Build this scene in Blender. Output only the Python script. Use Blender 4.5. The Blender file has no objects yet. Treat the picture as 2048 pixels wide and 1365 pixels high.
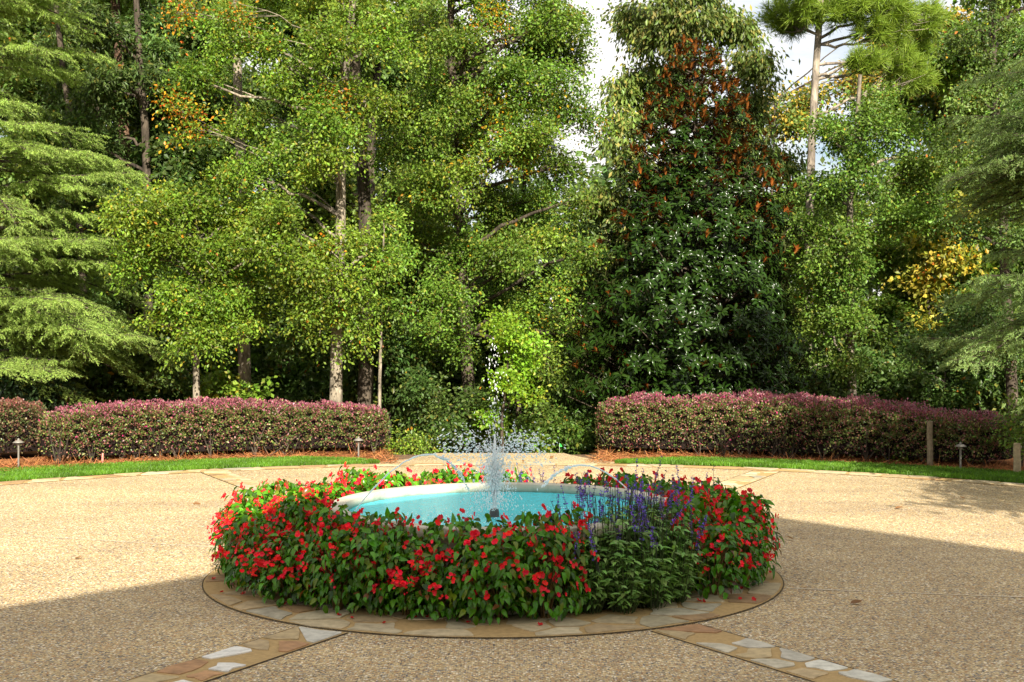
import bpy, math
import numpy as np
from mathutils import Vector

C = bpy.context.scene.collection
S = bpy.context.scene
PI = math.pi

# ------------------------------------------------------------------ camera, sky, sun, exposure
FPX = 2583.0            # focal length in pixels of the 2048 px wide photograph
CAMZ = 1.8
cam = bpy.data.objects.new('camera', bpy.data.cameras.new('camera'))
C.objects.link(cam)
cam.location = (0, 0, CAMZ)
cam.rotation_euler = (PI / 2, 0, 0)
cam.data.sensor_width = 36.0
cam.data.lens = FPX / 2048 * 36
cam.data.clip_start = 0.05
cam.data.clip_end = 2000
S.camera = cam

SUN_EL, SUN_AZ = math.radians(30), math.radians(168)      # azimuth clockwise from +Y: behind the camera, a little to one side
sd = np.array([-math.sin(SUN_AZ), -math.cos(SUN_AZ)])    # where shadows go, on the ground
sun = bpy.data.objects.new('sun', bpy.data.lights.new('sun', 'SUN'))
C.objects.link(sun)
sun.data.energy = 5.0
sun.data.angle = math.radians(0.5)
sun.data.color = (1.0, 0.93, 0.80)
sun.rotation_euler = Vector((sd[0] * math.cos(SUN_EL), sd[1] * math.cos(SUN_EL), -math.sin(SUN_EL))).to_track_quat('-Z', 'Y').to_euler()

W = bpy.data.worlds.new('World')
S.world = W
W.use_nodes = True
nt = W.node_tree
nt.nodes.clear()
wo = nt.nodes.new('ShaderNodeOutputWorld')
bg = nt.nodes.new('ShaderNodeBackground')
sky = nt.nodes.new('ShaderNodeTexSky')
sky.sky_type = 'NISHITA'
sky.sun_disc = False
sky.sun_elevation = SUN_EL
sky.sun_rotation = SUN_AZ
sky.dust_density = 2.0
tc = nt.nodes.new('ShaderNodeTexCoord')
mp = nt.nodes.new('ShaderNodeMapping')
mp.inputs['Scale'].default_value = (1.0, 1.0, 2.6)
ns = nt.nodes.new('ShaderNodeTexNoise')
ns.inputs['Scale'].default_value = 3.2
ns.inputs['Detail'].default_value = 7
ns.inputs['Roughness'].default_value = 0.58
cr = nt.nodes.new('ShaderNodeValToRGB')
cr.color_ramp.elements[0].position = 0.34
cr.color_ramp.elements[0].color = (0, 0, 0, 1)
cr.color_ramp.elements[1].position = 0.54
cr.color_ramp.elements[1].color = (1, 1, 1, 1)
mx = nt.nodes.new('ShaderNodeMix')
mx.data_type = 'RGBA'
mx.inputs[7].default_value = (8.6, 8.3, 8.0, 1)          # sunlit cloud against the clear sky
nt.links.new(tc.outputs['Generated'], mp.inputs['Vector'])
nt.links.new(mp.outputs['Vector'], ns.inputs['Vector'])
nt.links.new(ns.outputs['Fac'], cr.inputs['Fac'])
nt.links.new(cr.outputs['Color'], mx.inputs[0])
nt.links.new(sky.outputs['Color'], mx.inputs[6])
nt.links.new(mx.outputs[2], bg.inputs['Color'])
bg.inputs['Strength'].default_value = 0.060
nt.links.new(bg.outputs['Background'], wo.inputs['Surface'])

S.view_settings.view_transform = 'Standard'
S.view_settings.look = 'None'
S.view_settings.exposure = 1.38
S.view_settings.gamma = 1.0
S.view_settings.use_curve_mapping = False
S.render.engine = 'CYCLES'
cy = S.cycles
cy.max_bounces = 6
cy.diffuse_bounces = 3
cy.glossy_bounces = 2
cy.transmission_bounces = 4
cy.transparent_max_bounces = 10
cy.caustics_reflective = False
cy.caustics_refractive = False
cy.sample_clamp_indirect = 6.0

# ------------------------------------------------------------------ helpers
FC = np.array([-0.14, 10.0, 0.0])                        # centre of the fountain on the ground


def rng_of(seed):
    return np.random.default_rng(seed)


def at(px, py, Z):
    """A point of the photograph, put at its own distance Z from the camera."""
    return np.array([(px - 1024) / FPX * Z, Z, CAMZ - (py - 682.5) / FPX * Z])


def ground_z(x, y):
    return -0.1 * np.maximum(0, np.asarray(y, float) - 20.8)


def unit(v):
    v = np.asarray(v, float)
    return v / np.maximum(np.linalg.norm(v, axis=-1, keepdims=True), 1e-9)


class MB:
    """Collects pieces and links them as one mesh object."""

    def __init__(self):
        self.V, self.L, self.T, self.Cc, self.n = [], [], [], [], 0

    def add(self, v, f, c=None):
        v = np.asarray(v, np.float32).reshape(-1, 3)
        f = np.asarray(f, np.int64)
        self.V.append(v)
        self.L.append((f + self.n).ravel())
        self.T.append(np.full(len(f), f.shape[1], np.int32))
        if c is None:
            c = (1, 1, 1)
        c = np.asarray(c, np.float32)
        if c.ndim == 1:
            c = np.repeat(c[None, :], len(f), 0)
        if c.shape[1] == 3:
            c = np.concatenate([c, np.ones((len(c), 1), np.float32)], 1)
        self.Cc.append(c)
        self.n += len(v)

    def mesh(self, name, mat, smooth=False):
        v = np.concatenate(self.V)
        l = np.concatenate(self.L).astype(np.int32)
        t = np.concatenate(self.T)
        c = np.concatenate(self.Cc)
        m = bpy.data.meshes.new(name)
        m.vertices.add(len(v))
        m.vertices.foreach_set('co', v.ravel())
        m.loops.add(len(l))
        m.loops.foreach_set('vertex_index', l)
        m.polygons.add(len(t))
        st = np.concatenate(([0], np.cumsum(t)[:-1])).astype(np.int32)
        m.polygons.foreach_set('loop_start', st)
        m.polygons.foreach_set('loop_total', t)
        m.polygons.foreach_set('use_smooth', np.full(len(t), bool(smooth)))
        a = m.attributes.new('tint', 'FLOAT_COLOR', 'FACE')
        a.data.foreach_set('color', c.astype(np.float32).ravel())
        m.update(calc_edges=True)
        m.materials.append(mat)
        return m

    def build(self, name, mat, parent=None, smooth=False):
        o = bpy.data.objects.new(name, self.mesh(name, mat, smooth))
        C.objects.link(o)
        if parent is not None:
            o.parent = parent
        return o


def thing(name, label, cat, loc=(0, 0, 0), group=None, rz=0.0):
    o = bpy.data.objects.new(name, None)
    C.objects.link(o)
    o.empty_display_size = 0.2
    o.location = loc
    o.rotation_euler = (0, 0, rz)
    o['label'] = label
    o['category'] = cat
    if group:
        o['group'] = group
    return o


def tag(o, label, cat, group=None):
    o['label'] = label
    o['category'] = cat
    if group:
        o['group'] = group
    return o


def structure(o):
    o['kind'] = 'structure'
    return o


def copy_thing(src, loc, rz=0.0, sc=(1, 1, 1), label=None, group=None):
    r = src.copy()
    C.objects.link(r)
    r.location = loc
    r.rotation_euler = (0, 0, rz)
    r.scale = sc
    if label:
        r['label'] = label
    if group:
        r['group'] = group
    for ch in list(src.children):
        c = ch.copy()
        C.objects.link(c)
        c.parent = r
        for g in list(ch.children):
            d = g.copy()
            C.objects.link(d)
            d.parent = c
    return r


def tube(mb, pts, rad, sides=6, col=None, cap=True):
    pts = np.asarray(pts, float)
    n = len(pts)
    rad = np.broadcast_to(np.asarray(rad, float), (n,))
    t = unit(np.gradient(pts, axis=0))
    up = np.array([0, 0, 1.0]) if abs(t[0][2]) < 0.9 else np.array([1.0, 0, 0])
    x = unit(np.cross(t, up))
    y = np.cross(t, x)
    a = np.arange(sides) * 2 * PI / sides
    ring = np.cos(a)[None, :, None] * x[:, None, :] + np.sin(a)[None, :, None] * y[:, None, :]
    v = (pts[:, None, :] + ring * rad[:, None, None]).reshape(-1, 3)
    i = np.arange(n - 1)[:, None] * sides
    j = np.arange(sides)[None, :]
    k = (j + 1) % sides
    f = np.stack([i + j, i + k, i + sides + k, i + sides + j], -1).reshape(-1, 4)
    mb.add(v, f[:, ::-1], col)
    if cap and rad[-1] > 1e-4 and sides >= 3:
        mb.add(v[-sides:], np.arange(sides)[None, ::-1], col)


def bezier(p0, p1, p2, n=7):
    t = np.linspace(0, 1, n)[:, None]
    return (1 - t) ** 2 * p0 + 2 * t * (1 - t) * p1 + t * t * p2


def smooth_path(pts, n=14, wob=0.0, rng=None):
    pts = np.asarray(pts, float)
    s = np.concatenate(([0], np.cumsum(np.linalg.norm(np.diff(pts, axis=0), axis=1))))
    q = np.linspace(0, s[-1], n)
    out = np.stack([np.interp(q, s, pts[:, k]) for k in range(3)], 1)
    for _ in range(2):
        out[1:-1] = 0.25 * out[:-2] + 0.5 * out[1:-1] + 0.25 * out[2:]
    if wob and rng is not None:
        out[1:-1, :2] += rng.normal(0, wob, (n - 2, 2))
    return out


def lathe(mb, prof, seg=48, col=None, center=(0, 0, 0), closed=False):
    prof = np.asarray(prof, float)
    a = np.arange(seg) * 2 * PI / seg
    v = np.stack([prof[:, None, 0] * np.cos(a), prof[:, None, 0] * np.sin(a), np.repeat(prof[:, 1:2], seg, 1)], -1)
    n = len(prof)
    v = v.reshape(-1, 3) + np.asarray(center, float)
    m = n if closed else n - 1
    i = np.arange(m)[:, None] * seg
    i2 = ((np.arange(m) + 1) % n)[:, None] * seg
    j = np.arange(seg)[None, :]
    k = (j + 1) % seg
    mb.add(v, np.stack([i + j, i + k, i2 + k, i2 + j], -1).reshape(-1, 4), col)


def box(mb, lo, hi, col=None):
    x0, y0, z0 = lo
    x1, y1, z1 = hi
    v = [(x0, y0, z0), (x1, y0, z0), (x1, y1, z0), (x0, y1, z0), (x0, y0, z1), (x1, y0, z1), (x1, y1, z1), (x0, y1, z1)]
    mb.add(v, [(3, 2, 1, 0), (4, 5, 6, 7), (0, 1, 5, 4), (1, 2, 6, 5), (2, 3, 7, 6), (3, 0, 4, 7)], col)


def instance(mb, tv, tf, pos, d, nrm, size, col):
    """Copies of a small leaf (length along +Y, face along +Z) into one mesh."""
    pos = np.asarray(pos, float)
    n = len(pos)
    d = unit(d)
    x = unit(np.cross(d, nrm))
    z = np.cross(x, d)
    size = np.broadcast_to(np.asarray(size, float), (n,))
    v = (tv[None, :, 0, None] * x[:, None, :] + tv[None, :, 1, None] * d[:, None, :] + tv[None, :, 2, None] * z[:, None, :])
    v = v * size[:, None, None] + pos[:, None, :]
    f = tf[None] + (np.arange(n) * len(tv))[:, None, None]
    mb.add(v.reshape(-1, 3), f.reshape(-1, tf.shape[1]), np.repeat(np.asarray(col, np.float32), len(tf), 0))


def kite(w=0.24, fold=0.07, mid=0.5):
    return np.array([(0, 0, 0), (w, mid, fold), (0, 1, -0.04), (-w, mid, fold)]), np.array([(0, 1, 2, 3)])


def broad(w=0.3, fold=0.06, droop=0.25, rows=((0.0, 0.0), (0.22, 0.8), (0.5, 1.0), (0.8, 0.55), (1.0, 0.0))):
    v, f = [], []
    for t, h in rows:
        zz = -droop * t * t
        v += [(-w * h, t, zz + fold * h), (0, t, zz), (w * h, t, zz + fold * h)]
    for i in range(len(rows) - 1):
        a = i * 3
        f += [(a, a + 1, a + 4, a + 3), (a + 1, a + 2, a + 5, a + 4)]
    return np.array(v, float), np.array(f)


KITE = kite(0.30, 0.07, 0.52)
KITE_W = kite(0.34, 0.06, 0.55)
KITE_N = kite(0.13, 0.03, 0.45)
NEEDLE = (np.array([(-0.5, 0, 0), (0.5, 0, 0), (0.28, 1, 0), (-0.28, 1, 0)]), np.array([(0, 1, 2, 3)]))


def needles(mb, pos, d, nrm, length, width, col):
    n = len(pos)
    tv = NEEDLE[0]
    d = unit(d)
    x = unit(np.cross(d, nrm))
    length = np.broadcast_to(np.asarray(length, float), (n,))
    width = np.broadcast_to(np.asarray(width, float), (n,))
    v = pos[:, None, :] + tv[None, :, 0, None] * x[:, None, :] * width[:, None, None] + tv[None, :, 1, None] * d[:, None, :] * length[:, None, None]
    f = NEEDLE[1][None] + (np.arange(n) * 4)[:, None, None]
    mb.add(v.reshape(-1, 3), f.reshape(-1, 4), col)


def rand_dir(r, n):
    return unit(r.normal(size=(n, 3)))


# ------------------------------------------------------------------ materials
def material(name, build):
    m = bpy.data.materials.new(name)
    m.use_nodes = True
    t = m.node_tree
    t.nodes.clear()
    out = t.nodes.new('ShaderNodeOutputMaterial')
    build(t, out)
    return m


def N(t, kind, **kw):
    n = t.nodes.new(kind)
    for k, v in kw.items():
        if k in n.inputs:
            n.inputs[k].default_value = v
        else:
            setattr(n, k, v)
    return n


def ramp(t, stops, interp='LINEAR'):
    r = t.nodes.new('ShaderNodeValToRGB')
    r.color_ramp.interpolation = interp
    e = r.color_ramp.elements
    while len(e) < len(stops):
        e.new(0.5)
    for k, (p, c) in enumerate(stops):
        e[k].position = p
        e[k].color = (c[0], c[1], c[2], 1)
    return r


def mixrgb(t, mode='MIX', fac=1.0):
    m = t.nodes.new('ShaderNodeMix')
    m.data_type = 'RGBA'
    m.blend_type = mode
    m.inputs[0].default_value = fac
    return m


def leaf_mat(name, rough=0.45, transl=0.3, spec=0.4, under=None, warm=(1.1, 1.15, 0.5)):
    def b(t, out):
        at_ = N(t, 'ShaderNodeAttribute', attribute_name='tint')
        p = N(t, 'ShaderNodeBsdfPrincipled', Roughness=rough)
        p.inputs['Specular IOR Level'].default_value = spec
        col = at_.outputs['Color']
        if under is not None:
            g = N(t, 'ShaderNodeNewGeometry')
            m = mixrgb(t)
            t.links.new(g.outputs['Backfacing'], m.inputs[0])
            t.links.new(col, m.inputs[6])
            un = mixrgb(t)                                  # old leaves lose the rusty felt below
            un.inputs[6].default_value = (0.045, 0.062, 0.018, 1)
            un.inputs[7].default_value = (*under, 1)
            t.links.new(at_.outputs['Alpha'], un.inputs[0])
            t.links.new(un.outputs[2], m.inputs[7])
            col = m.outputs[2]
            rr = N(t, 'ShaderNodeMapRange')
            rr.inputs['To Min'].default_value = rough
            rr.inputs['To Max'].default_value = 0.75
            t.links.new(g.outputs['Backfacing'], rr.inputs['Value'])
            t.links.new(rr.outputs['Result'], p.inputs['Roughness'])
        t.links.new(col, p.inputs['Base Color'])
        if transl <= 0:
            t.links.new(p.outputs['BSDF'], out.inputs['Surface'])
            return
        tr = N(t, 'ShaderNodeBsdfTranslucent')
        mm = mixrgb(t, 'MULTIPLY')
        t.links.new(at_.outputs['Color'], mm.inputs[6])
        mm.inputs[7].default_value = (*[w * 1.6 for w in warm], 1)
        t.links.new(mm.outputs[2], tr.inputs['Color'])
        s = N(t, 'ShaderNodeMixShader', Fac=transl)
        t.links.new(p.outputs['BSDF'], s.inputs[1])
        t.links.new(tr.outputs['BSDF'], s.inputs[2])
        t.links.new(s.outputs['Shader'], out.inputs['Surface'])
    return material(name, b)


def bark_mat(name, c0, c1, c2, scale=9.0):
    def b(t, out):
        co = N(t, 'ShaderNodeTexCoord')
        mp_ = N(t, 'ShaderNodeMapping')
        mp_.inputs['Scale'].default_value = (1, 1, 0.28)
        n1 = N(t, 'ShaderNodeTexNoise', Scale=scale * 2.2, Detail=6.0, Roughness=0.65)
        n2 = N(t, 'ShaderNodeTexNoise', Scale=2.2, Detail=4.0)
        vo = N(t, 'ShaderNodeTexVoronoi', Scale=scale * 1.8)
        vo.feature = 'DISTANCE_TO_EDGE'
        t.links.new(co.outputs['Object'], mp_.inputs['Vector'])
        t.links.new(mp_.outputs['Vector'], n1.inputs['Vector'])
        t.links.new(mp_.outputs['Vector'], vo.inputs['Vector'])
        t.links.new(co.outputs['Object'], n2.inputs['Vector'])
        r1 = ramp(t, [(0.3, c0), (0.55, c1), (0.75, c2)])
        t.links.new(n1.outputs['Fac'], r1.inputs['Fac'])
        r2 = ramp(t, [(0.42, (0.55, 0.55, 0.55)), (0.58, (1.15, 1.15, 1.1))])
        t.links.new(n2.outputs['Fac'], r2.inputs['Fac'])
        m = mixrgb(t, 'MULTIPLY', 0.9)
        t.links.new(r1.outputs['Color'], m.inputs[6])
        t.links.new(r2.outputs['Color'], m.inputs[7])
        p = N(t, 'ShaderNodeBsdfPrincipled', Roughness=0.9)
        p.inputs['Specular IOR Level'].default_value = 0.2
        t.links.new(m.outputs[2], p.inputs['Base Color'])
        bu = N(t, 'ShaderNodeBump', Strength=0.8, Distance=0.02)
        ad = N(t, 'ShaderNodeMath', operation='ADD')
        t.links.new(vo.outputs['Distance'], ad.inputs[0])
        t.links.new(n1.outputs['Fac'], ad.inputs[1])
        t.links.new(ad.outputs[0], bu.inputs['Height'])
        t.links.new(bu.outputs['Normal'], p.inputs['Normal'])
        t.links.new(p.outputs['BSDF'], out.inputs['Surface'])
    return material(name, b)


def tint_mat(name, rough=0.7, spec=0.3, nscale=30.0, namt=0.5, bump=0.3, metallic=0.0):
    """Colour from the mesh's own tint, broken up by noise."""
    def b(t, out):
        at_ = N(t, 'ShaderNodeAttribute', attribute_name='tint')
        co = N(t, 'ShaderNodeTexCoord')
        n1 = N(t, 'ShaderNodeTexNoise', Scale=nscale, Detail=6.0, Roughness=0.65)
        t.links.new(co.outputs['Object'], n1.inputs['Vector'])
        r1 = ramp(t, [(0.25, (1 - namt,) * 3), (0.75, (1 + namt * 0.6,) * 3)])
        t.links.new(n1.outputs['Fac'], r1.inputs['Fac'])
        m = mixrgb(t, 'MULTIPLY')
        t.links.new(at_.outputs['Color'], m.inputs[6])
        t.links.new(r1.outputs['Color'], m.inputs[7])
        p = N(t, 'ShaderNodeBsdfPrincipled', Roughness=rough, Metallic=metallic)
        p.inputs['Specular IOR Level'].default_value = spec
        t.links.new(m.outputs[2], p.inputs['Base Color'])
        bu = N(t, 'ShaderNodeBump', Strength=bump, Distance=0.01)
        t.links.new(n1.outputs['Fac'], bu.inputs['Height'])
        t.links.new(bu.outputs['Normal'], p.inputs['Normal'])
        t.links.new(p.outputs['BSDF'], out.inputs['Surface'])
    return material(name, b)


def aggregate(t, out):
    co = N(t, 'ShaderNodeTexCoord')
    wn = N(t, 'ShaderNodeTexNoise', Scale=60.0, Detail=2.0)
    t.links.new(co.outputs['Object'], wn.inputs['Vector'])
    v = N(t, 'ShaderNodeTexVoronoi', Scale=74.0)
    t.links.new(co.outputs['Object'], v.inputs['Vector'])
    sp = N(t, 'ShaderNodeSeparateColor')
    t.links.new(v.outputs['Color'], sp.inputs['Color'])
    r = ramp(t, [(0.0, (0.055, 0.055, 0.064)), (0.11, (0.17, 0.16, 0.16)), (0.28, (0.32, 0.165, 0.065)), (0.40, (0.48, 0.33, 0.155)),
                 (0.55, (0.60, 0.465, 0.24)), (0.73, (0.65, 0.55, 0.36)), (0.87, (0.42, 0.22, 0.085)), (0.92, (0.80, 0.74, 0.60))], 'CONSTANT')
    t.links.new(sp.outputs['Red'], r.inputs['Fac'])
    # sand between the pebbles
    rd = ramp(t, [(0.40, (1, 1, 1)), (0.72, (0.0, 0.0, 0.0))])
    t.links.new(v.outputs['Distance'], rd.inputs['Fac'])
    m = mixrgb(t)
    t.links.new(rd.outputs['Color'], m.inputs[0])
    m.inputs[6].default_value = (0.38, 0.29, 0.155, 1)
    t.links.new(r.outputs['Color'], m.inputs[7])
    # finer grit
    v2 = N(t, 'ShaderNodeTexVoronoi', Scale=120.0)
    t.links.new(co.outputs['Object'], v2.inputs['Vector'])
    sp2 = N(t, 'ShaderNodeSeparateColor')
    t.links.new(v2.outputs['Color'], sp2.inputs['Color'])
    r2 = ramp(t, [(0.0, (0.6, 0.6, 0.62)), (1.0, (1.3, 1.28, 1.22))])
    t.links.new(sp2.outputs['Green'], r2.inputs['Fac'])
    m2 = mixrgb(t, 'MULTIPLY', 0.8)
    t.links.new(m.outputs[2], m2.inputs[6])
    t.links.new(r2.outputs['Color'], m2.inputs[7])
    # broad wear and stains, stretched across the drive
    mp_ = N(t, 'ShaderNodeMapping')
    mp_.inputs['Scale'].default_value = (0.35, 1.0, 1)
    t.links.new(co.outputs['Object'], mp_.inputs['Vector'])
    n3 = N(t, 'ShaderNodeTexNoise', Scale=0.9, Detail=7.0, Roughness=0.62)
    t.links.new(mp_.outputs['Vector'], n3.inputs['Vector'])
    r3 = ramp(t, [(0.28, (0.72, 0.71, 0.72)), (0.46, (0.94, 0.93, 0.92)), (0.56, (1.0, 0.99, 0.97)), (0.72, (1.18, 1.15, 1.08))])
    t.links.new(n3.outputs['Fac'], r3.inputs['Fac'])
    m3 = mixrgb(t, 'MULTIPLY')
    t.links.new(m2.outputs[2], m3.inputs[6])
    t.links.new(r3.outputs['Color'], m3.inputs[7])
    # tracks worn by wheels going round the basin
    vd = N(t, 'ShaderNodeVectorMath', operation='DISTANCE')
    vd.inputs[1].default_value = (FC[0], FC[1], 0)
    t.links.new(co.outputs['Object'], vd.inputs[0])
    nd = N(t, 'ShaderNodeMath', operation='MULTIPLY_ADD')
    nd.inputs[1].default_value = 1.3
    t.links.new(n3.outputs['Fac'], nd.inputs[0])
    t.links.new(vd.outputs['Value'], nd.inputs[2])
    mr = N(t, 'ShaderNodeMapRange')
    mr.inputs['From Max'].default_value = 10.0
    t.links.new(nd.outputs[0], mr.inputs['Value'])
    k1, k0 = (1, 1, 1), (0.91, 0.90, 0.90)
    r4 = ramp(t, [(0.36, k1), (0.42, k0), (0.47, k1), (0.56, k1), (0.62, k0), (0.68, k1), (0.80, (1.04, 1.04, 1.02))])
    t.links.new(mr.outputs['Result'], r4.inputs['Fac'])
    m4 = mixrgb(t, 'MULTIPLY')
    t.links.new(m3.outputs[2], m4.inputs[6])
    t.links.new(r4.outputs['Color'], m4.inputs[7])
    p = N(t, 'ShaderNodeBsdfPrincipled', Roughness=0.75)
    p.inputs['Specular IOR Level'].default_value = 0.3
    t.links.new(m4.outputs[2], p.inputs['Base Color'])
    bu = N(t, 'ShaderNodeBump', Strength=0.55, Distance=0.006, invert=True)
    t.links.new(v.outputs['Distance'], bu.inputs['Height'])
    t.links.new(bu.outputs['Normal'], p.inputs['Normal'])
    t.links.new(p.outputs['BSDF'], out.inputs['Surface'])


def litter(t, out):
    co = N(t, 'ShaderNodeTexCoord')
    v = N(t, 'ShaderNodeTexVoronoi', Scale=22.0)
    t.links.new(co.outputs['Object'], v.inputs['Vector'])
    sp = N(t, 'ShaderNodeSeparateColor')
    t.links.new(v.outputs['Color'], sp.inputs['Color'])
    r = ramp(t, [(0.0, (0.05, 0.03, 0.018)), (0.5, (0.12, 0.065, 0.03)), (1.0, (0.21, 0.12, 0.05))])
    t.links.new(sp.outputs['Red'], r.inputs['Fac'])
    p = N(t, 'ShaderNodeBsdfPrincipled', Roughness=0.9)
    t.links.new(r.outputs['Color'], p.inputs['Base Color'])
    bu = N(t, 'ShaderNodeBump', Strength=0.8, Distance=0.03)
    t.links.new(v.outputs['Distance'], bu.inputs['Height'])
    t.links.new(bu.outputs['Normal'], p.inputs['Normal'])
    t.links.new(p.outputs['BSDF'], out.inputs['Surface'])


def water_surface(t, out):
    co = N(t, 'ShaderNodeTexCoord')
    n1 = N(t, 'ShaderNodeTexNoise', Scale=16.0, Detail=4.0, Roughness=0.6, Distortion=0.6)
    n2 = N(t, 'ShaderNodeTexNoise', Scale=70.0, Detail=2.0)
    t.links.new(co.outputs['Object'], n1.inputs['Vector'])
    t.links.new(co.outputs['Object'], n2.inputs['Vector'])
    ad = N(t, 'ShaderNodeMath', operation='MULTIPLY_ADD')
    ad.inputs[1].default_value = 0.4
    t.links.new(n2.outputs['Fac'], ad.inputs[0])
    t.links.new(n1.outputs['Fac'], ad.inputs[2])
    bu = N(t, 'ShaderNodeBump', Strength=0.6, Distance=0.03)
    t.links.new(ad.outputs[0], bu.inputs['Height'])
    tr = N(t, 'ShaderNodeBsdfTransparent')
    tr.inputs['Color'].default_value = (0.93, 1.0, 1.0, 1)
    gl = N(t, 'ShaderNodeBsdfGlossy', Roughness=0.05)
    fr = N(t, 'ShaderNodeFresnel', IOR=1.18)
    t.links.new(bu.outputs['Normal'], gl.inputs['Normal'])
    t.links.new(bu.outputs['Normal'], fr.inputs['Normal'])
    df = N(t, 'ShaderNodeBsdfDiffuse')                       # fine bubbles stirred in by the spray
    df.inputs['Color'].default_value = (0.13, 0.86, 0.97, 1)
    t.links.new(bu.outputs['Normal'], df.inputs['Normal'])
    s0 = N(t, 'ShaderNodeMixShader', Fac=0.75)
    t.links.new(tr.outputs['BSDF'], s0.inputs[1])
    t.links.new(df.outputs['BSDF'], s0.inputs[2])
    s = N(t, 'ShaderNodeMixShader')
    t.links.new(fr.outputs['Fac'], s.inputs[0])
    t.links.new(s0.outputs['Shader'], s.inputs[1])
    t.links.new(gl.outputs['BSDF'], s.inputs[2])
    t.links.new(s.outputs['Shader'], out.inputs['Surface'])


def spray_mat(t, out):
    d = N(t, 'ShaderNodeBsdfPrincipled', Roughness=0.15)
    d.inputs['Base Color'].default_value = (0.97, 0.98, 0.98, 1)
    d.inputs['Specular IOR Level'].default_value = 0.6
    tl = N(t, 'ShaderNodeBsdfTranslucent')
    tl.inputs['Color'].default_value = (0.96, 0.97, 0.98, 1)
    tr = N(t, 'ShaderNodeBsdfTransparent')
    s = N(t, 'ShaderNodeMixShader', Fac=0.45)
    t.links.new(d.outputs['BSDF'], s.inputs[1])
    t.links.new(tl.outputs['BSDF'], s.inputs[2])
    s2 = N(t, 'ShaderNodeMixShader', Fac=0.12)
    t.links.new(s.outputs['Shader'], s2.inputs[1])
    t.links.new(tr.outputs['BSDF'], s2.inputs[2])
    t.links.new(s2.outputs['Shader'], out.inputs['Surface'])


def pool_paint(t, out):
    co = N(t, 'ShaderNodeTexCoord')
    n1 = N(t, 'ShaderNodeTexNoise', Scale=9.0, Detail=5.0, Distortion=1.2)
    t.links.new(co.outputs['Object'], n1.inputs['Vector'])
    r = ramp(t, [(0.3, (0.06, 0.62, 0.82)), (0.7, (0.14, 0.82, 0.94))])
    t.links.new(n1.outputs['Fac'], r.inputs['Fac'])
    p = N(t, 'ShaderNodeBsdfPrincipled', Roughness=0.6)
    t.links.new(r.outputs['Color'], p.inputs['Base Color'])
    t.links.new(p.outputs['BSDF'], out.inputs['Surface'])


def concrete(t, out):
    co = N(t, 'ShaderNodeTexCoord')
    n1 = N(t, 'ShaderNodeTexNoise', Scale=5.0, Detail=8.0, Roughness=0.7)
    n2 = N(t, 'ShaderNodeTexNoise', Scale=90.0, Detail=3.0)
    t.links.new(co.outputs['Object'], n1.inputs['Vector'])
    t.links.new(co.outputs['Object'], n2.inputs['Vector'])
    r = ramp(t, [(0.3, (0.26, 0.27, 0.20)), (0.47, (0.46, 0.43, 0.33)), (0.7, (0.58, 0.52, 0.41))])
    t.links.new(n1.outputs['Fac'], r.inputs['Fac'])
    p = N(t, 'ShaderNodeBsdfPrincipled', Roughness=0.8)
    t.links.new(r.outputs['Color'], p.inputs['Base Color'])
    bu = N(t, 'ShaderNodeBump', Strength=0.25, Distance=0.005)
    t.links.new(n2.outputs['Fac'], bu.inputs['Height'])
    t.links.new(bu.outputs['Normal'], p.inputs['Normal'])
    t.links.new(p.outputs['BSDF'], out.inputs['Surface'])


M_LEAF = leaf_mat('leaf', 0.45, 0.30, 0.28)
M_GLOSS = leaf_mat('glossy_leaf', 0.27, 0.20, 0.30)
M_MAG = leaf_mat('magnolia_leaf', 0.22, 0.0, 0.16, under=(0.28, 0.080, 0.012))
M_NEEDLE = leaf_mat('needle', 0.55, 0.22, 0.3)
M_PETAL = leaf_mat('petal', 0.5, 0.25, 0.3, warm=(1.0, 0.7, 0.7))
M_HEDGE = leaf_mat('hedge_leaf', 0.4, 0.22, 0.4, warm=(1.1, 0.9, 0.7))
M_OAKBARK = bark_mat('oak_bark', (0.07, 0.06, 0.045), (0.24, 0.20, 0.15), (0.42, 0.38, 0.31))
M_PINEBARK = bark_mat('pine_bark', (0.045, 0.03, 0.022), (0.16, 0.095, 0.06), (0.30, 0.20, 0.14), 7.0)
M_PALEPINE = bark_mat('pale_pine_bark', (0.10, 0.085, 0.07), (0.29, 0.24, 0.19), (0.44, 0.39, 0.33), 7.0)
M_DARKBARK = bark_mat('dark_bark', (0.03, 0.024, 0.018), (0.08, 0.062, 0.045), (0.16, 0.13, 0.10))
M_AGG = material('exposed_aggregate', aggregate)
M_LITTER = material('leaf_litter', litter)
M_STONE = tint_mat('flagstone', 0.7, 0.35, 14.0, 0.42, 0.35)
M_MORTAR = tint_mat('mortar', 0.85, 0.2, 26.0, 0.28, 0.3)
M_SOIL = tint_mat('soil', 0.95, 0.1, 30.0, 0.7, 0.9)
M_STRAW = tint_mat('straw_bed', 0.9, 0.1, 40.0, 0.7, 0.9)
M_TURF = tint_mat('turf', 0.9, 0.1, 25.0, 0.5, 0.8)
M_BLADE = leaf_mat('grass_blade', 0.5, 0.3, 0.3)
M_METAL = tint_mat('bronze_metal', 0.5, 0.5, 40.0, 0.3, 0.1)
M_WATER = material('pool_water', water_surface)
M_SPRAY = material('spray_water', spray_mat)
M_POOL = material('pool_paint', pool_paint)
M_CONC = material('concrete', concrete)
M_COLLAR = tint_mat('greenish_concrete', 0.7, 0.3, 9.0, 0.35, 0.2)  # darker, greener grey than the coping concrete
M_WOOD = tint_mat('weathered_wood', 0.85, 0.2, 18.0, 0.5, 0.5)
M_PAINT = tint_mat('house_paint', 0.8, 0.2, 8.0, 0.15, 0.1)

# ------------------------------------------------------------------ ground, drive, lawn
R_DRIVE = 9.05


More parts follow.
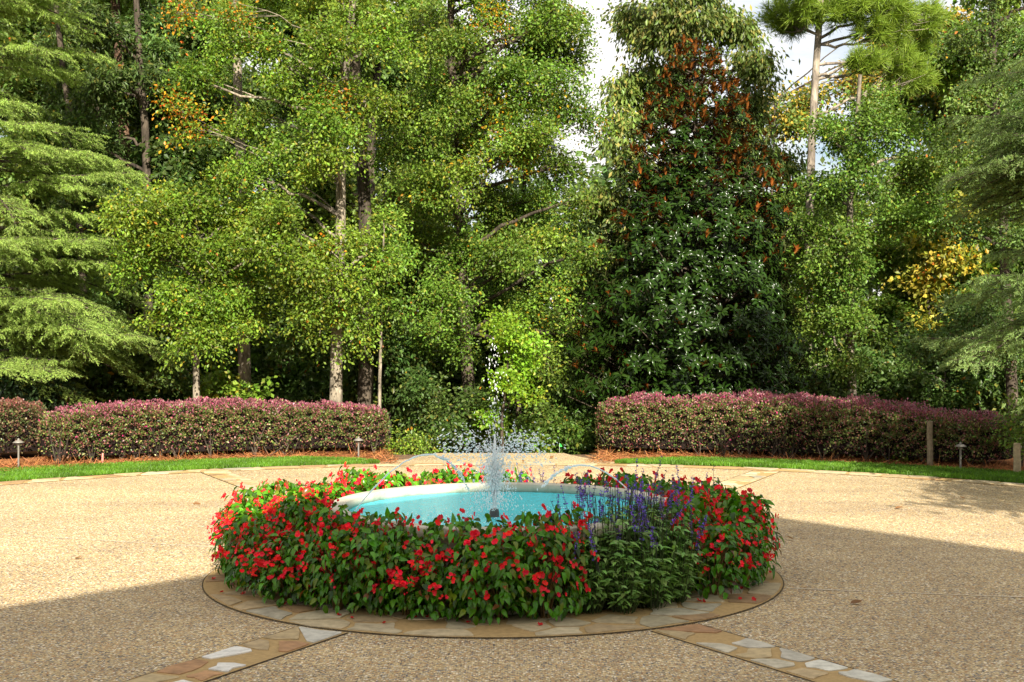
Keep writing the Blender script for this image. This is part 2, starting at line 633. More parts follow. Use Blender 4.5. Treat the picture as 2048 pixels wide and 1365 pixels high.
def disc_outline():
    """Round court in front of the house: a half circle whose sides run straight on to the house."""
    a = np.linspace(0, PI, 121)
    arc = np.stack([FC[0] + R_DRIVE * np.cos(a), FC[1] + R_DRIVE * np.sin(a)], 1)
    return np.concatenate([[(FC[0] + R_DRIVE, -14.0)], arc, [(FC[0] - R_DRIVE, -14.0)]])


def sheet(name, outline, z, mat, col=(1, 1, 1)):
    mb = MB()
    o = np.asarray(outline, float)
    c = np.array([o[:, 0].mean(), o[:, 1].mean()])
    c = np.array([FC[0], 5.0])
    v = np.concatenate([[(c[0], c[1], z)], np.column_stack([o, np.full(len(o), z)])])
    n = len(o)
    f = [(0, 1 + k, 1 + (k + 1) % n) for k in range(n)]
    mb.add(v, f, col)
    return mb.build(name, mat)


mb = MB()
gx = np.linspace(-160, 160, 81)
gy = np.concatenate([np.linspace(-60, 20.8, 20), np.linspace(24, 170, 30)])
X, Y = np.meshgrid(gx, gy)
Zg = np.where(Y > 20.8, np.maximum(-0.1 * (Y - 20.8), -3.2), 0) - 0.03
v = np.stack([X, Y, Zg], -1).reshape(-1, 3)
ny, nx = X.shape
i = np.arange(ny - 1)[:, None] * nx
j = np.arange(nx - 1)[None, :]
mb.add(v, np.stack([i + j, i + j + 1, i + nx + j + 1, i + nx + j], -1).reshape(-1, 4))
structure(mb.build('ground', M_LITTER))
structure(sheet('driveway', disc_outline(), 0.0, M_AGG))


def polar(r, a, z=0.0):
    """Angle a in degrees clockwise from straight away from the camera, about the fountain."""
    t = np.radians(a)
    return np.stack([FC[0] + r * np.sin(t), FC[1] + r * np.cos(t), np.broadcast_to(z, np.shape(t))], -1)


def ring_sector(mb, r0, r1, a0, a1, z, col, n=60, zf=None):
    a = np.linspace(a0, a1, n)
    rr0 = r0(a) if callable(r0) else np.full(n, r0)
    rr1 = r1(a) if callable(r1) else np.full(n, r1)
    p0, p1 = polar(rr0, a, z), polar(rr1, a, z)
    v = np.concatenate([p0, p1])
    k = np.arange(n - 1)
    mb.add(v, np.stack([k, k + n, k + n + 1, k + 1], -1)[:, ::-1], col)


# the drive leaves between the hedges and drops away over a crest
mb = MB()
ys = np.array([18.85, 19.3, 19.8, 20.4, 20.8, 22, 24, 27, 32])
xl = np.array([-2.45, -1.95, -1.6, -1.35, -1.24, -1.2, -1.2, -1.3, -1.5])
xr = np.array([1.95, 1.5, 1.2, 0.95, 0.83, 0.8, 0.8, 0.7, 0.5])
zz = np.where(ys > 20.8, -0.1 * (ys - 20.8), 0) - 0.004
v = np.concatenate([np.stack([xl, ys, zz], 1), np.stack([xr, ys, zz], 1)])
k = np.arange(len(ys) - 1)
mb.add(v, np.stack([k, k + len(ys), k + len(ys) + 1, k + 1], -1))
structure(mb.build('road', M_AGG))

# pine straw beds under the hedges
STRAW = (0.30, 0.125, 0.05)
mb = MB()
for a0, a1 in ((-60, -10.5), (9.0, 62)):
    ring_sector(mb, 10.2, 14.2, a0, a1, -0.012, STRAW, 40)
    ring_sector(mb, 9.0, 10.2, a0 if a0 < 0 else a0, -10.5 if a0 < 0 else a1, -0.014, STRAW, 40)
structure(mb.build('mulch_bed', M_STRAW))
r = rng_of(5)
mb = MB()
n = 26000
a = np.concatenate([r.uniform(-46, -9.6, n // 2), r.uniform(8.0, 50, n // 2)])
rad = np.where(np.abs(a + 1) < 14.5, r.uniform(9.05, 12.2, n), r.uniform(10.15, 11.5, n))
p = polar(rad, a, 0.0)
p[:, 2] = r.uniform(-0.008, 0.035, n)
d = rand_dir(r, n)
d[:, 2] *= 0.25
c = np.array([0.36, 0.15, 0.055])[None] * r.uniform(0.45, 1.5, (n, 1)) * r.uniform(0.85, 1.15, (n, 3))
needles(mb, p, d, rand_dir(r, n) + np.array([0, 0, 1.5]), r.uniform(0.08, 0.2, n), 0.007, c)
o = mb.build('pine_straw', M_STRAW)
o['kind'] = 'stuff'

# lawn: two crescents along the edge of the court
LAWN = [(-62.0, -11.5), (10.5, 64.0)]


def lawn_out(a):
    side = np.where(a < 0, (-11.5 - a) / 6.0, (a - 10.5) / 6.0)
    wide = np.where(a < 0, 1.05 + 0.012 * (np.abs(a) - 11), 0.95 + 0.008 * (np.abs(a) - 11))
    return 9.06 + wide * np.clip(0.06 + 0.94 * np.sqrt(np.clip(side, 0, 1)), 0, 1)


mb = MB()
for a0, a1 in LAWN:
    ring_sector(mb, 9.06, lawn_out, a0, a1, 0.012, (0.09, 0.20, 0.01), 90)
structure(mb.build('lawn', M_TURF))
n = 90000
a = np.concatenate([r.uniform(LAWN[0][0], LAWN[0][1], n // 2), r.uniform(LAWN[1][0], LAWN[1][1], n // 2)])
ro = lawn_out(a)
rad = 9.05 + (ro - 9.05) * r.uniform(0, 1.02, n)
p = polar(rad, a, 0.01)
d = r.normal(0, 0.35, (n, 3))
d[:, 2] = 1
pat = 0.8 + 0.25 * np.sin(a * 0.9 + rad * 3) * np.sin(rad * 7)
c = np.array([0.105, 0.220, 0.016])[None] * (pat * r.uniform(0.7, 1.35, n))[:, None] * r.uniform(0.9, 1.1, (n, 3))
mb = MB()
needles(mb, p, d, rand_dir(r, n), r.uniform(0.025, 0.055, n), 0.009, c)
o = mb.build('grass', M_BLADE)
o['kind'] = 'stuff'


# ------------------------------------------------------------------ flagstone bands
def clip_poly(poly, p, nrm):
    out = []
    for q in range(len(poly)):
        a_, b_ = poly[q], poly[(q + 1) % len(poly)]
        da, db = np.dot(a_ - p, nrm), np.dot(b_ - p, nrm)
        if da <= 0:
            out.append(a_)
        if (da < 0 < db) or (db < 0 < da):
            out.append(a_ + (b_ - a_) * da / (da - db))
    return out


def stones(length, width, sl, sw, r, gap=0.025, wrap=False):
    """Irregular flagstones in a strip of length x width."""
    nu, nv = max(2, int(length / sl)), max(1, int(round(width / sw)))
    seeds = []
    for iu in range(nu):
        for iv in range(nv):
            seeds.append(((iu + 0.5 + r.uniform(-0.42, 0.42) + 0.4 * (iv % 2)) * length / nu, (iv + 0.5 + r.uniform(-0.33, 0.33)) * width / nv))
    seeds = np.array(seeds)
    res = []
    for k, s in enumerate(seeds):
        poly = [np.array(q) for q in ((s[0] - 0.9, 0.012), (s[0] + 0.9, 0.012), (s[0] + 0.9, width - 0.012), (s[0] - 0.9, width - 0.012))]
        for m, s2 in enumerate(seeds):
            if m == k or abs(s2[0] - s[0]) > 1.6:
                continue
            dv = s2 - s
            ln = np.linalg.norm(dv)
            poly = clip_poly(poly, (s + s2) / 2 - dv / ln * gap * r.uniform(0.5, 1.6), dv / ln)
            if len(poly) < 3:
                break
        if len(poly) < 3:
            continue
        poly = np.array(poly)
        if not wrap:
            poly[:, 0] = np.clip(poly[:, 0], 0.02, length - 0.02)
        # rougher outline
        pts = []
        for q in range(len(poly)):
            a_, b_ = poly[q], poly[(q + 1) % len(poly)]
            ln = np.linalg.norm(b_ - a_)
            if ln < 0.012:
                continue
            pts.append(a_ + (b_ - a_) * 0.06)
            if ln > 0.12:
                pts.append(a_ + (b_ - a_) * 0.5 + r.normal(0, 0.014, 2))
            pts.append(a_ + (b_ - a_) * 0.94)
        if len(pts) >= 3:
            res.append(np.array(pts))
    return res


PALE = [(0.60, 0.57, 0.47), (0.52, 0.46, 0.33), (0.46, 0.42, 0.33), (0.68, 0.65, 0.58), (0.40, 0.22, 0.10), (0.46, 0.34, 0.18), (0.44, 0.33, 0.17)]
TAN = [(0.44, 0.33, 0.18), (0.38, 0.28, 0.15), (0.46, 0.37, 0.22), (0.33, 0.21, 0.10), (0.41, 0.35, 0.22), (0.38, 0.34, 0.24), (0.48, 0.40, 0.25)]


def put_stones(polys, fn, z, cols, r, keep=0.85):
    mb = MB()
    for pl in polys:
        if r.random() > keep:
            continue
        w = fn(pl)
        n = len(w)
        c3 = np.array(cols[r.integers(len(cols))]) * r.uniform(0.85, 1.12)
        top = np.column_stack([w, np.full(n, z + r.uniform(0.004, 0.008))])
        bot = np.column_stack([w, np.full(n, z - 0.002)])
        area = 0.5 * np.sum(w[:, 0] * np.roll(w[:, 1], -1) - w[:, 1] * np.roll(w[:, 0], -1))
        if area < 0:
            top, bot = top[::-1], bot[::-1]
        mb.add(top, [list(range(n))], c3)
        k = np.arange(n)
        mb.add(np.concatenate([top, bot]), np.stack([k, k + n, (k + 1) % n + n, (k + 1) % n], -1), c3)
    return mb


MORTAR = (0.40, 0.27, 0.115)
r = rng_of(11)
R_RING0, R_RING1 = 1.58, 2.19
mb = MB()
ring_sector(mb, R_RING0, R_RING1, 0, 360, 0.008, MORTAR, 121)
ringo = structure(mb.build('stone_ring_path', M_MORTAR))
pol = stones(2 * PI * 1.875, R_RING1 - R_RING0, 0.33, 0.20, r, 0.016, True)
mb = put_stones(pol, lambda q: polar(R_RING0 + q[:, 1], np.degrees(q[:, 0] / 1.875), 0)[:, :2], 0.008, TAN, r, 0.82)
mb.build('paving', M_STONE, ringo)
mb = MB()
ring_sector(mb, R_RING1 + 0.001, R_RING1 + 0.011, 0, 360, 0.005, (0.12, 0.09, 0.05), 121)
structure(mb.build('ring_joint_path', M_SOIL))
# dark joints across the ring where the bands meet it


def band(ang, w, r0, r1, seed, cols, name, keep=0.8):
    r = rng_of(seed)
    t = math.radians(ang)
    u = np.array([math.sin(t), math.cos(t)])
    s = np.array([u[1], -u[0]])

    def fn(q):
        return FC[None, :2] + (r0 + q[:, :1]) * u[None] + (q[:, 1:2] - w / 2) * s[None]
    L = r1 - r0
    mb = MB()
    e = np.array([(0, 0), (L, 0), (L, w), (0, w)], float)
    p = fn(e)
    mb.add(np.column_stack([p, np.full(4, 0.004)]), [(0, 1, 2, 3)] if np.cross(p[1] - p[0], p[2] - p[0]) > 0 else [(3, 2, 1, 0)], MORTAR)
    o = structure(mb.build(name, M_MORTAR))
    mb = put_stones(stones(L, w, 0.27, 0.165, r, 0.022), fn, 0.004, cols, r, keep)
    mb.build('paving', M_STONE, o)
    mb = MB()
    for lo, hi in ((-0.014, -0.001), (w + 0.001, w + 0.009)):
        p = fn(np.array([(0, lo), (L, lo), (L, hi), (0, hi)], float))
        mb.add(np.column_stack([p, np.full(4, 0.0035)]), [(0, 1, 2, 3)] if np.cross(p[1] - p[0], p[2] - p[0]) > 0 else [(3, 2, 1, 0)], (0.07, 0.05, 0.03))
    mb.build('joint', M_SOIL, o)


band(208.0, 0.37, 2.215, 9.0, 21, PALE, 'stone_band_path', 0.78)
band(148.5, 0.37, 2.215, 9.0, 22, PALE, 'stone_band_path', 0.78)
band(-27.0, 0.37, 2.215, 8.66, 23, TAN, 'stone_band_path')
band(25.0, 0.37, 2.215, 8.66, 24, TAN, 'stone_band_path')
r = rng_of(31)
mb = MB()
ring_sector(mb, 8.7, 9.04, -90, 90, 0.006, MORTAR, 140)
eo = structure(mb.build('edge_path', M_MORTAR))
mb = put_stones(stones(PI * 8.87, 0.34, 0.5, 0.17, r), lambda q: polar(8.7 + q[:, 1], -90 + np.degrees(q[:, 0] / 8.87), 0)[:, :2], 0.006, TAN, r, 0.85)
mb.build('paving', M_STONE, eo)
# faint pour joints in the aggregate
mb = MB()
for (x0, y0), (x1, y1) in (((-9.0, 13.5), (-2.45, 11.2)), ((2.02, 9.37), (9.0, 8.0))):
    n = 24
    t = np.linspace(0, 1, n)
    q = np.stack([x0 + (x1 - x0) * t, y0 + (y1 - y0) * t], 1)
    q[:, 1] += r.normal(0, 0.008, n)
    w = r.uniform(0.004, 0.012, n)
    v = np.concatenate([np.column_stack([q[:, 0], q[:, 1] - w, np.full(n, 0.004)]), np.column_stack([q[:, 0], q[:, 1] + w, np.full(n, 0.004)])])
    k = np.arange(n - 1)
    mb.add(v, np.stack([k, k + 1, k + n + 1, k + n], -1), (0.62, 0.52, 0.38))
structure(mb.build('joint_path', M_MORTAR))

# ------------------------------------------------------------------ house behind the camera: its gable throws the shade on the court
HD = math.tan(SUN_EL)
apex_sh = np.array([1.73, 14.5])
Lh = 20.0
apex = apex_sh - sd * Lh
ah = Lh * HD
phi = math.radians(-23)
hx, hy = np.array([math.cos(phi), math.sin(phi)]), np.array([-math.sin(phi), math.cos(phi)])
ho = thing('house', 'pale two storey house with a broad front gable behind the camera', 'house', (apex[0], apex[1], 0), None, phi)
pitch, half, dep = 0.675, 9.0, 13.0
eave = ah - pitch * half
mb = MB()
wl = half - 0.5
wh = eave + pitch * 0.5 - 0.25
mb.add([(-wl, -0.4, 0), (wl, -0.4, 0), (wl, -0.4, wh), (0, -0.4, ah - 0.25), (-wl, -0.4, wh)], [(4, 3, 2, 1, 0)], (0.62, 0.58, 0.5))
mb.add([(-wl, -dep, 0), (wl, -dep, 0), (wl, -dep, wh), (0, -dep, ah - 0.25), (-wl, -dep, wh)], [(0, 1, 2, 3, 4)], (0.62, 0.58, 0.5))
for s in (-1, 1):
    mb.add([(s * wl, -0.4, 0), (s * wl, -dep, 0), (s * wl, -dep, wh), (s * wl, -0.4, wh)], [(0, 1, 2, 3)], (0.62, 0.58, 0.5))
mb.build('wall', M_PAINT, ho)
mb = MB()
for s in (-1, 1):
    v = []
    for yy in (0.0, -dep - 0.4):
        for (xx, zt) in ((0, ah), (s * half, eave), (s * half, eave - 0.22), (0, ah - 0.22)):
            v.append((xx, yy, zt))
    mb.add(v, [(0, 1, 2, 3), (7, 6, 5, 4), (0, 4, 5, 1), (1, 5, 6, 2), (2, 6, 7, 3)], (0.10, 0.095, 0.09))
ro_ = mb.build('roof', M_PAINT, ho)
for wx, wz in ((-5.2, 1.2), (-2.6, 1.2), (2.6, 1.2), (5.2, 1.2), (-2.6, 4.6), (0, 4.6), (2.6, 4.6), (0, 8.0)):
    mb = MB()
    box(mb, (wx - 0.62, -0.40, wz - 0.08), (wx + 0.62, -0.30, wz), (0.75, 0.74, 0.7))
    for s in (-1, 1):
        box(mb, (wx + s * 0.56 - 0.06, -0.40, wz), (wx + s * 0.56 + 0.06, -0.32, wz + 1.6), (0.75, 0.74, 0.7))
    box(mb, (wx - 0.62, -0.40, wz + 1.6), (wx + 0.62, -0.32, wz + 1.72), (0.75, 0.74, 0.7))
    w_ = mb.build('window', M_PAINT, ho)
    mb = MB()
    box(mb, (wx - 0.5, -0.40, wz), (wx + 0.5, -0.37, wz + 1.6), (0.03, 0.04, 0.05))
    mb.build('pane', M_METAL, w_)
mb = MB()
box(mb, (-0.7, -0.40, 0), (0.7, -0.34, 2.4), (0.12, 0.05, 0.03))
mb.build('door', M_WOOD, ho)

# ------------------------------------------------------------------ fountain
FP = np.array([-0.06, 9.83, 0.0])                        # the basin sits a little off the middle of the ring
fo = thing('fountain_basin', 'round raised concrete fountain basin with turquoise painted inside', 'fountain', FP)
RO, RI, HC, HW = 1.325, 1.20, 0.572, 0.503
fo.scale = (1, 1.07, 1)
NZ = np.array([-0.07, -0.28])
mb = MB()
prof = [(RI, HC - 0.03), (RI, HC - 0.008), (RI + 0.003, HC - 0.002), (RI + 0.009, HC), (RO - 0.012, HC), (RO - 0.004, HC - 0.003), (RO, HC - 0.012), (RO, HC - 0.065), (RO - 0.006, HC - 0.075), (RI, HC - 0.075)]
lathe(mb, prof, 96, None, closed=True)
mb.build('coping', M_CONC, fo, True)
mb = MB()
lathe(mb, [(RO - 0.05, 0.0), (RO - 0.05, HC - 0.077)], 96)
mb.build('basin_wall', M_CONC, fo, True)
mb = MB()
lathe(mb, [(RI + 0.003, HC - 0.031), (RI + 0.003, HW - 0.02)], 96, (0.30, 0.34, 0.26))
mb.build('basin_collar', M_COLLAR, fo, True)
mb = MB()
lathe(mb, [(RI + 0.004, HW - 0.021), (RI + 0.004, 0.36), (0.001, 0.355)], 96)
mb.build('basin_lining', M_POOL, fo, True)
mb = MB()
lathe(mb, [(0.05, 0.356), (0.055, 0.44), (0.036, 0.45), (0.036, 0.535), (0.030, 0.560), (0.013, 0.561), (0.001, 0.555)], 20, (0.05, 0.05, 0.05), (NZ[0], NZ[1], 0))
mb.build('nozzle', M_METAL, fo, True)
mb = MB()
lathe(mb, [(RI - 0.001, HW), (0.8, HW), (0.4, HW), (0.001, HW)], 96, None, FP)
wo_ = structure(mb.build('water', M_WATER, None, True))
wo_.location = (0, FP[1] * (1 - 1.07), 0)
wo_.scale = (1, 1.07, 1)

OCT = (np.array([(0, -0.5, 0), (0.5, 0, 0), (0, 0, 0.5), (-0.5, 0, 0), (0, 0, -0.5), (0, 0.5, 0)]),
       np.array([(0, 1, 2), (0, 2, 3), (0, 3, 4), (0, 4, 1), (5, 2, 1), (5, 3, 2), (5, 4, 3), (5, 1, 4)]))


def drops(mb, pos, vel, size, stretch):
    n = len(pos)
    d = unit(vel)
    hint = np.tile(np.array([0.3, -0.9, 0.2]), (n, 1))
    x = unit(np.cross(d, hint))
    z = np.cross(x, d)
    size = np.broadcast_to(size, (n,))
    stretch = np.broadcast_to(stretch, (n,))
    tv = OCT[0]
    v = (tv[None, :, 0, None] * x[:, None] + tv[None, :, 2, None] * z[:, None]) * size[:, None, None] + tv[None, :, 1, None] * d[:, None] * (size * stretch)[:, None, None] + pos[:, None]
    f = OCT[1][None] + (np.arange(n) * 6)[:, None, None]
    mb.add(v.reshape(-1, 3), f.reshape(-1, 3))


def fly(r, n, tilt_lo, tilt_hi, v_lo, v_hi, tpow=1.0, src=None):
    az = r.uniform(0, 2 * PI, n)
    tl = np.radians(r.uniform(tilt_lo, tilt_hi, n))
    sp = r.uniform(v_lo, v_hi, n)
    vel = np.stack([np.sin(tl) * np.cos(az), np.sin(tl) * np.sin(az), np.cos(tl)], 1) * sp[:, None]
    tmax = 2 * vel[:, 2] / 9.8
    t = tmax * r.uniform(0, 1, n) ** tpow
    g = np.array([0, 0, -9.8])
    p = src + vel * t[:, None] + 0.5 * g * (t ** 2)[:, None]
    return p, vel + g * t[:, None]


r = rng_of(41)
sp_o = thing('fountain_spray', 'white central spray of water rising from the basin nozzle', 'water jet', FP + np.array([NZ[0], NZ[1], HW]))
src = np.array([0, 0, 0.05])
mb = MB()
for k in range(46):                                         # unbroken threads of water near the nozzle
    az, tl = r.uniform(0, 2 * PI), math.radians(r.uniform(1, 10.5))
    v0 = r.uniform(2.0, 3.0)
    vel = np.array([math.sin(tl) * math.cos(az), math.sin(tl) * math.sin(az), math.cos(tl)]) * v0
    tt = np.linspace(0, v0 / 9.8 * r.uniform(0.25, 0.95), 10)[:, None]
    tube(mb, src + vel * tt + np.array([0, 0, -4.9]) * tt ** 2, np.linspace(0.0042, 0.0018, 10), 4, None)
tt = np.linspace(0, 1, 14)
tube(mb, np.stack([0.004 * np.sin(tt * 9), 0.004 * np.cos(tt * 7), 0.05 + 0.56 * tt], 1), np.interp(tt, [0, .6, 1], [0.016, 0.014, 0.006]), 6, None)
mb.build('stream', M_SPRAY, sp_o, True)
mb = MB()
for args, n, sz in (((0.5, 7, 2.0, 3.1, 1.0), 2600, (0.004, 0.010)), ((3, 9, 2.0, 3.2, 0.9), 1200, (0.004, 0.010)), ((0, 2.2, 3.2, 5.0, 0.8), 190, (0.004, 0.010)),
                    ((2, 9, 2.9, 3.9, 0.8), 260, (0.004, 0.010))):
    p, vel = fly(r, n, *args, src=src)
    drops(mb, p, vel, r.uniform(sz[0], sz[1], n), r.uniform(1.2, 3.0, n))
# curtains of drops thrown out to the two sides, as the fan heads of the nozzle throw them
for s, n in ((-1, 280), (1, 320)):
    az = np.where(s < 0, PI, 0.0) + r.normal(0, 0.55, n)
    tl = np.radians(r.uniform(7, 21, n))
    spd = r.uniform(2.9, 3.45, n)
    vel = np.stack([np.sin(tl) * np.cos(az), np.sin(tl) * np.sin(az), np.cos(tl)], 1) * spd[:, None]
    t = vel[:, 2] / 9.8 * r.uniform(0.8, 1.4, n)
    p = src + vel * t[:, None] + np.array([0, 0, -4.9]) * (t ** 2)[:, None]
    p += r.normal(0, 0.03, p.shape)
    drops(mb, p, vel + np.array([0, 0, -9.8]) * t[:, None], r.uniform(0.006, 0.013, n), r.uniform(1.2, 3.0, n))
p, vel = fly(r, 42, 0, 1.0, 4.6, 5.3, 0.6, src=src)
drops(mb, p, vel, r.uniform(0.004, 0.010, 42), r.uniform(1.5, 3.5, 42))
# foam where the spray falls back
n = 320
a = r.uniform(0, 2 * PI, n)
rr = 0.75 * np.sqrt(r.uniform(0.0, 1, n))
p = np.stack([rr * np.cos(a), rr * np.sin(a), np.full(n, 0.004)], 1)
drops(mb, p, np.stack([np.cos(a), np.sin(a), np.zeros(n)], 1), r.uniform(0.004, 0.010, n), r.uniform(1, 2, n))
mb.build('droplets', M_SPRAY, sp_o)


def arc_jet(p0, pa, p1, label, seed):
    """Thin jet from the rim: rises to pa, comes down at p1."""
    r = rng_of(seed)
    p0, pa, p1 = (np.asarray(q, float) for q in (p0, pa, p1))
    o = thing('water_jet', label, 'water jet', p0, 'arching water jets from the rim')
    ctl = 2 * pa - 0.5 * (p0 + p1)
    pts = bezier(p0, ctl, p1, 40) - p0
    pts += r.normal(0, 0.0025, pts.shape) * np.linspace(0, 2.2, 40)[:, None]
    mb = MB()
    tube(mb, pts[:29], np.linspace(0.005, 0.008, 29) * r.uniform(0.8, 1.25, 29), 6, None)
    mb.build('stream', M_SPRAY, o, True)
    mb = MB()
    seg = pts[26:]
    n = 110
    k = r.uniform(0, len(seg) - 1.01, n)
    i0 = k.astype(int)
    q = seg[i0] + (seg[i0 + 1] - seg[i0]) * (k - i0)[:, None] + r.normal(0, 0.007, (n, 3))
    drops(mb, q, seg[i0 + 1] - seg[i0], r.uniform(0.006, 0.014, n), r.uniform(1.5, 3.5, n))
    mb.build('droplets', M_SPRAY, o)


arc_jet(at(709, 1023, 9.60), at(846, 910, 9.65), at(938, 985, 9.7), 'thin arc of water beside the sunlit end of the coping', 51)
arc_jet(at(1262, 986, 10.75), at(1168, 931, 10.55), at(1085, 975, 10.35), 'thin arc of water rising behind the purple salvia spikes', 52)

mb = MB()
ring_sector(mb, 1.1, R_RING0 + 0.005, 0, 360, 0.006, (0.07, 0.045, 0.028), 97)
structure(mb.build('soil', M_SOIL))

# ------------------------------------------------------------------ begonias, salvias, petals
BEG_LEAF = broad(0.27, 0.13, 0.42, ((0.0, 0.15), (0.2, 0.85), (0.48, 1.0), (0.78, 0.55), (1.0, 0.0)))
FLOWER = []
fv, ff = [], []
for k in range(4):
    a = k * PI / 2
    w, ln = (0.42, 0.62) if k % 2 == 0 else (0.24, 0.5)
    ca, sa = math.cos(a), math.sin(a)
    rows = [(0.04, 0.1, 0.0), (0.55, 1.0, 0.10), (0.9, 0.75, 0.30), (1.02, 0.25, 0.36)]
    b0 = len(fv)
    for t, h, zz in rows:
        for s in (-1, 1):
            x, y = s * w * h, ln * t
            fv.append((x * ca - y * sa, x * sa + y * ca, zz))
    for q in range(3):
        e = b0 + q * 2
        ff.append((e, e + 1, e + 3, e + 2))
FLOWER = (np.array(fv), np.array(ff))


def begonia_meshes(seed, R, H, nleaf, nflow, brown=0.05):
    r = rng_of(seed)
    u = r.uniform(0.04, 1.0, nleaf) ** 0.85
    th = r.uniform(0, 2 * PI, nleaf)
    prof = np.sqrt(np.clip(1 - ((u - 0.45) / 0.62) ** 2, 0, 1))
    rad = R * prof * r.uniform(0.62, 1.06, nleaf) * (1 + 0.12 * np.sin(3 * th + seed))
    out = np.stack([np.cos(th), np.sin(th), np.zeros(nleaf)], 1)
    p = out * rad[:, None]
    p[:, 2] = H * u + r.normal(0, 0.012, nleaf)
    upw = (u ** 2)[:, None]
    d = out * (0.75 - 0.1 * upw) + np.array([0, 0, -0.75]) * (1 - 0.75 * upw) + r.normal(0, 0.38, (nleaf, 3))
    nr = out * 0.75 + np.array([0, 0, 0.55]) + r.normal(0, 0.25, (nleaf, 3))
    col = np.array([0.050, 0.155, 0.006])[None] * r.uniform(0.35, 1.9, (nleaf, 1)) * r.uniform(0.85, 1.15, (nleaf, 3))
    ye = r.random(nleaf) < 0.13
    col[ye] = np.array([0.13, 0.19, 0.012]) * r.uniform(0.7, 1.2, (ye.sum(), 1))
    br = (r.random(nleaf) < brown)
    col[br] = np.array([0.20, 0.08, 0.02]) * r.uniform(0.4, 1.1, (br.sum(), 1))
    mbl = MB()
    instance(mbl, *BEG_LEAF, p - unit(d) * 0.02, d, nr, r.uniform(0.038, 0.078, nleaf), col)
    mbs = MB()
    for k in range(12):
        a = r.uniform(0, 2 * PI)
        e = np.array([math.cos(a) * R * 0.75, math.sin(a) * R * 0.75, H * r.uniform(0.45, 0.9)])
        tube(mbs, bezier(np.array([0.03 * math.cos(a), 0.03 * math.sin(a), 0]), np.array([e[0] * 0.3, e[1] * 0.3, e[2] * 0.7]), e, 6), np.linspace(0.007, 0.003, 6), 5, (0.16, 0.10, 0.035))
    mbf = MB()
    P, D = [], []
    for k in range(nflow):
        uu = r.uniform(0.22, 1.0) ** 0.8
        a = r.uniform(0, 2 * PI)
        pr = math.sqrt(max(0.02, 1 - ((uu - 0.45) / 0.62) ** 2))
        rr = R * pr * r.uniform(0.95, 1.12) + 0.01
        c = np.array([math.cos(a) * rr, math.sin(a) * rr, H * uu + 0.02])
        for q in range(r.integers(2, 6)):
            P.append(c + r.normal(0, 0.018, 3))
            D.append(np.array([math.cos(a), math.sin(a), 0.35]) + r.normal(0, 0.5, 3))
    P, D = np.array(P), np.array(D)
    n = len(P)
    col = np.array([0.86, 0.010, 0.016])[None] * r.uniform(0.55, 1.2, (n, 1)) * np.stack([np.ones(n), r.uniform(0.6, 3.2, n), r.uniform(0.6, 3.5, n)], 1)
    t = unit(np.cross(D, rand_dir(r, n)))
    instance(mbf, *FLOWER, P, t, D, r.uniform(0.017, 0.034, n), col)
    return (mbl.mesh('foliage', M_GLOSS, True), mbf.mesh('blossom', M_PETAL, False), mbs.mesh('stem', M_LEAF, True))


BEG = {}
for kind, nf, brn in (('rich', 44, 0.03), ('full', 29, 0.05), ('sparse', 22, 0.06)):
    BEG[kind] = [begonia_meshes(100 + 7 * v_ + nf, 0.235, 0.56, 380, nf, brn) for v_ in range(3)]


def begonia(x, y, h, wide, kind, r, label, group):
    o = thing('begonia_plant', label, 'begonia', (x, y, 0.012), group, r.uniform(0, 2 * PI))
    o.scale = (wide, wide, h / 0.56)
    ms = BEG[kind][r.integers(3)]
    for nm, m in zip(('foliage', 'blossom', 'stem'), ms):
        c = bpy.data.objects.new(nm, m)
        C.objects.link(c)
        c.parent = o
    return o


SALV_LEAF = broad(0.21, 0.05, 0.35, ((0.0, 0.0), (0.3, 0.9), (0.6, 0.8), (1.0, 0.0)))


def salvia_meshes(seed, R=0.2, H=0.5, n=260):
    r = rng_of(seed)
    mbl, mbs = MB(), MB()
    P, D, NN = [], [], []
    H *= 1.22
    for k in range(38):
        a = r.uniform(0, 2 * PI)
        rr = R * math.sqrt(r.uniform(0, 1))
        top = np.array([math.cos(a) * rr, math.sin(a) * rr, H * r.uniform(0.6, 1.0) * (1 - 0.22 * (rr / R) ** 2)])
        base = np.array([top[0] * 0.35, top[1] * 0.35, 0])
        path = bezier(base, np.array([top[0] * 0.8, top[1] * 0.8, top[2] * 0.5]), top, 7)
        tube(mbs, path, np.linspace(0.004, 0.002, 7), 4, (0.06, 0.09, 0.03))
        for q in range(12):
            t = r.uniform(0.25, 1.0)
            pt = path[int(t * 6)]
            az = r.uniform(0, 2 * PI)
            P.append(pt + r.normal(0, 0.008, 3))
            D.append((math.cos(az) + 0.5 * math.cos(a), math.sin(az) + 0.5 * math.sin(a), r.uniform(-0.35, 0.5)))
            NN.append((r.normal(0, 0.3), r.normal(0, 0.3), 1.0))
    P, D, NN = np.array(P), np.array(D), np.array(NN)
    m = len(P)
    col = np.array([0.19, 0.33, 0.09])[None] * r.uniform(0.6, 1.5, (m, 1)) * r.uniform(0.88, 1.12, (m, 3))
    instance(mbl, *SALV_LEAF, P, D, NN, r.uniform(0.04, 0.072, m), col)
    return mbl.mesh('foliage', M_LEAF, True), mbs.mesh('stem', M_LEAF, True)


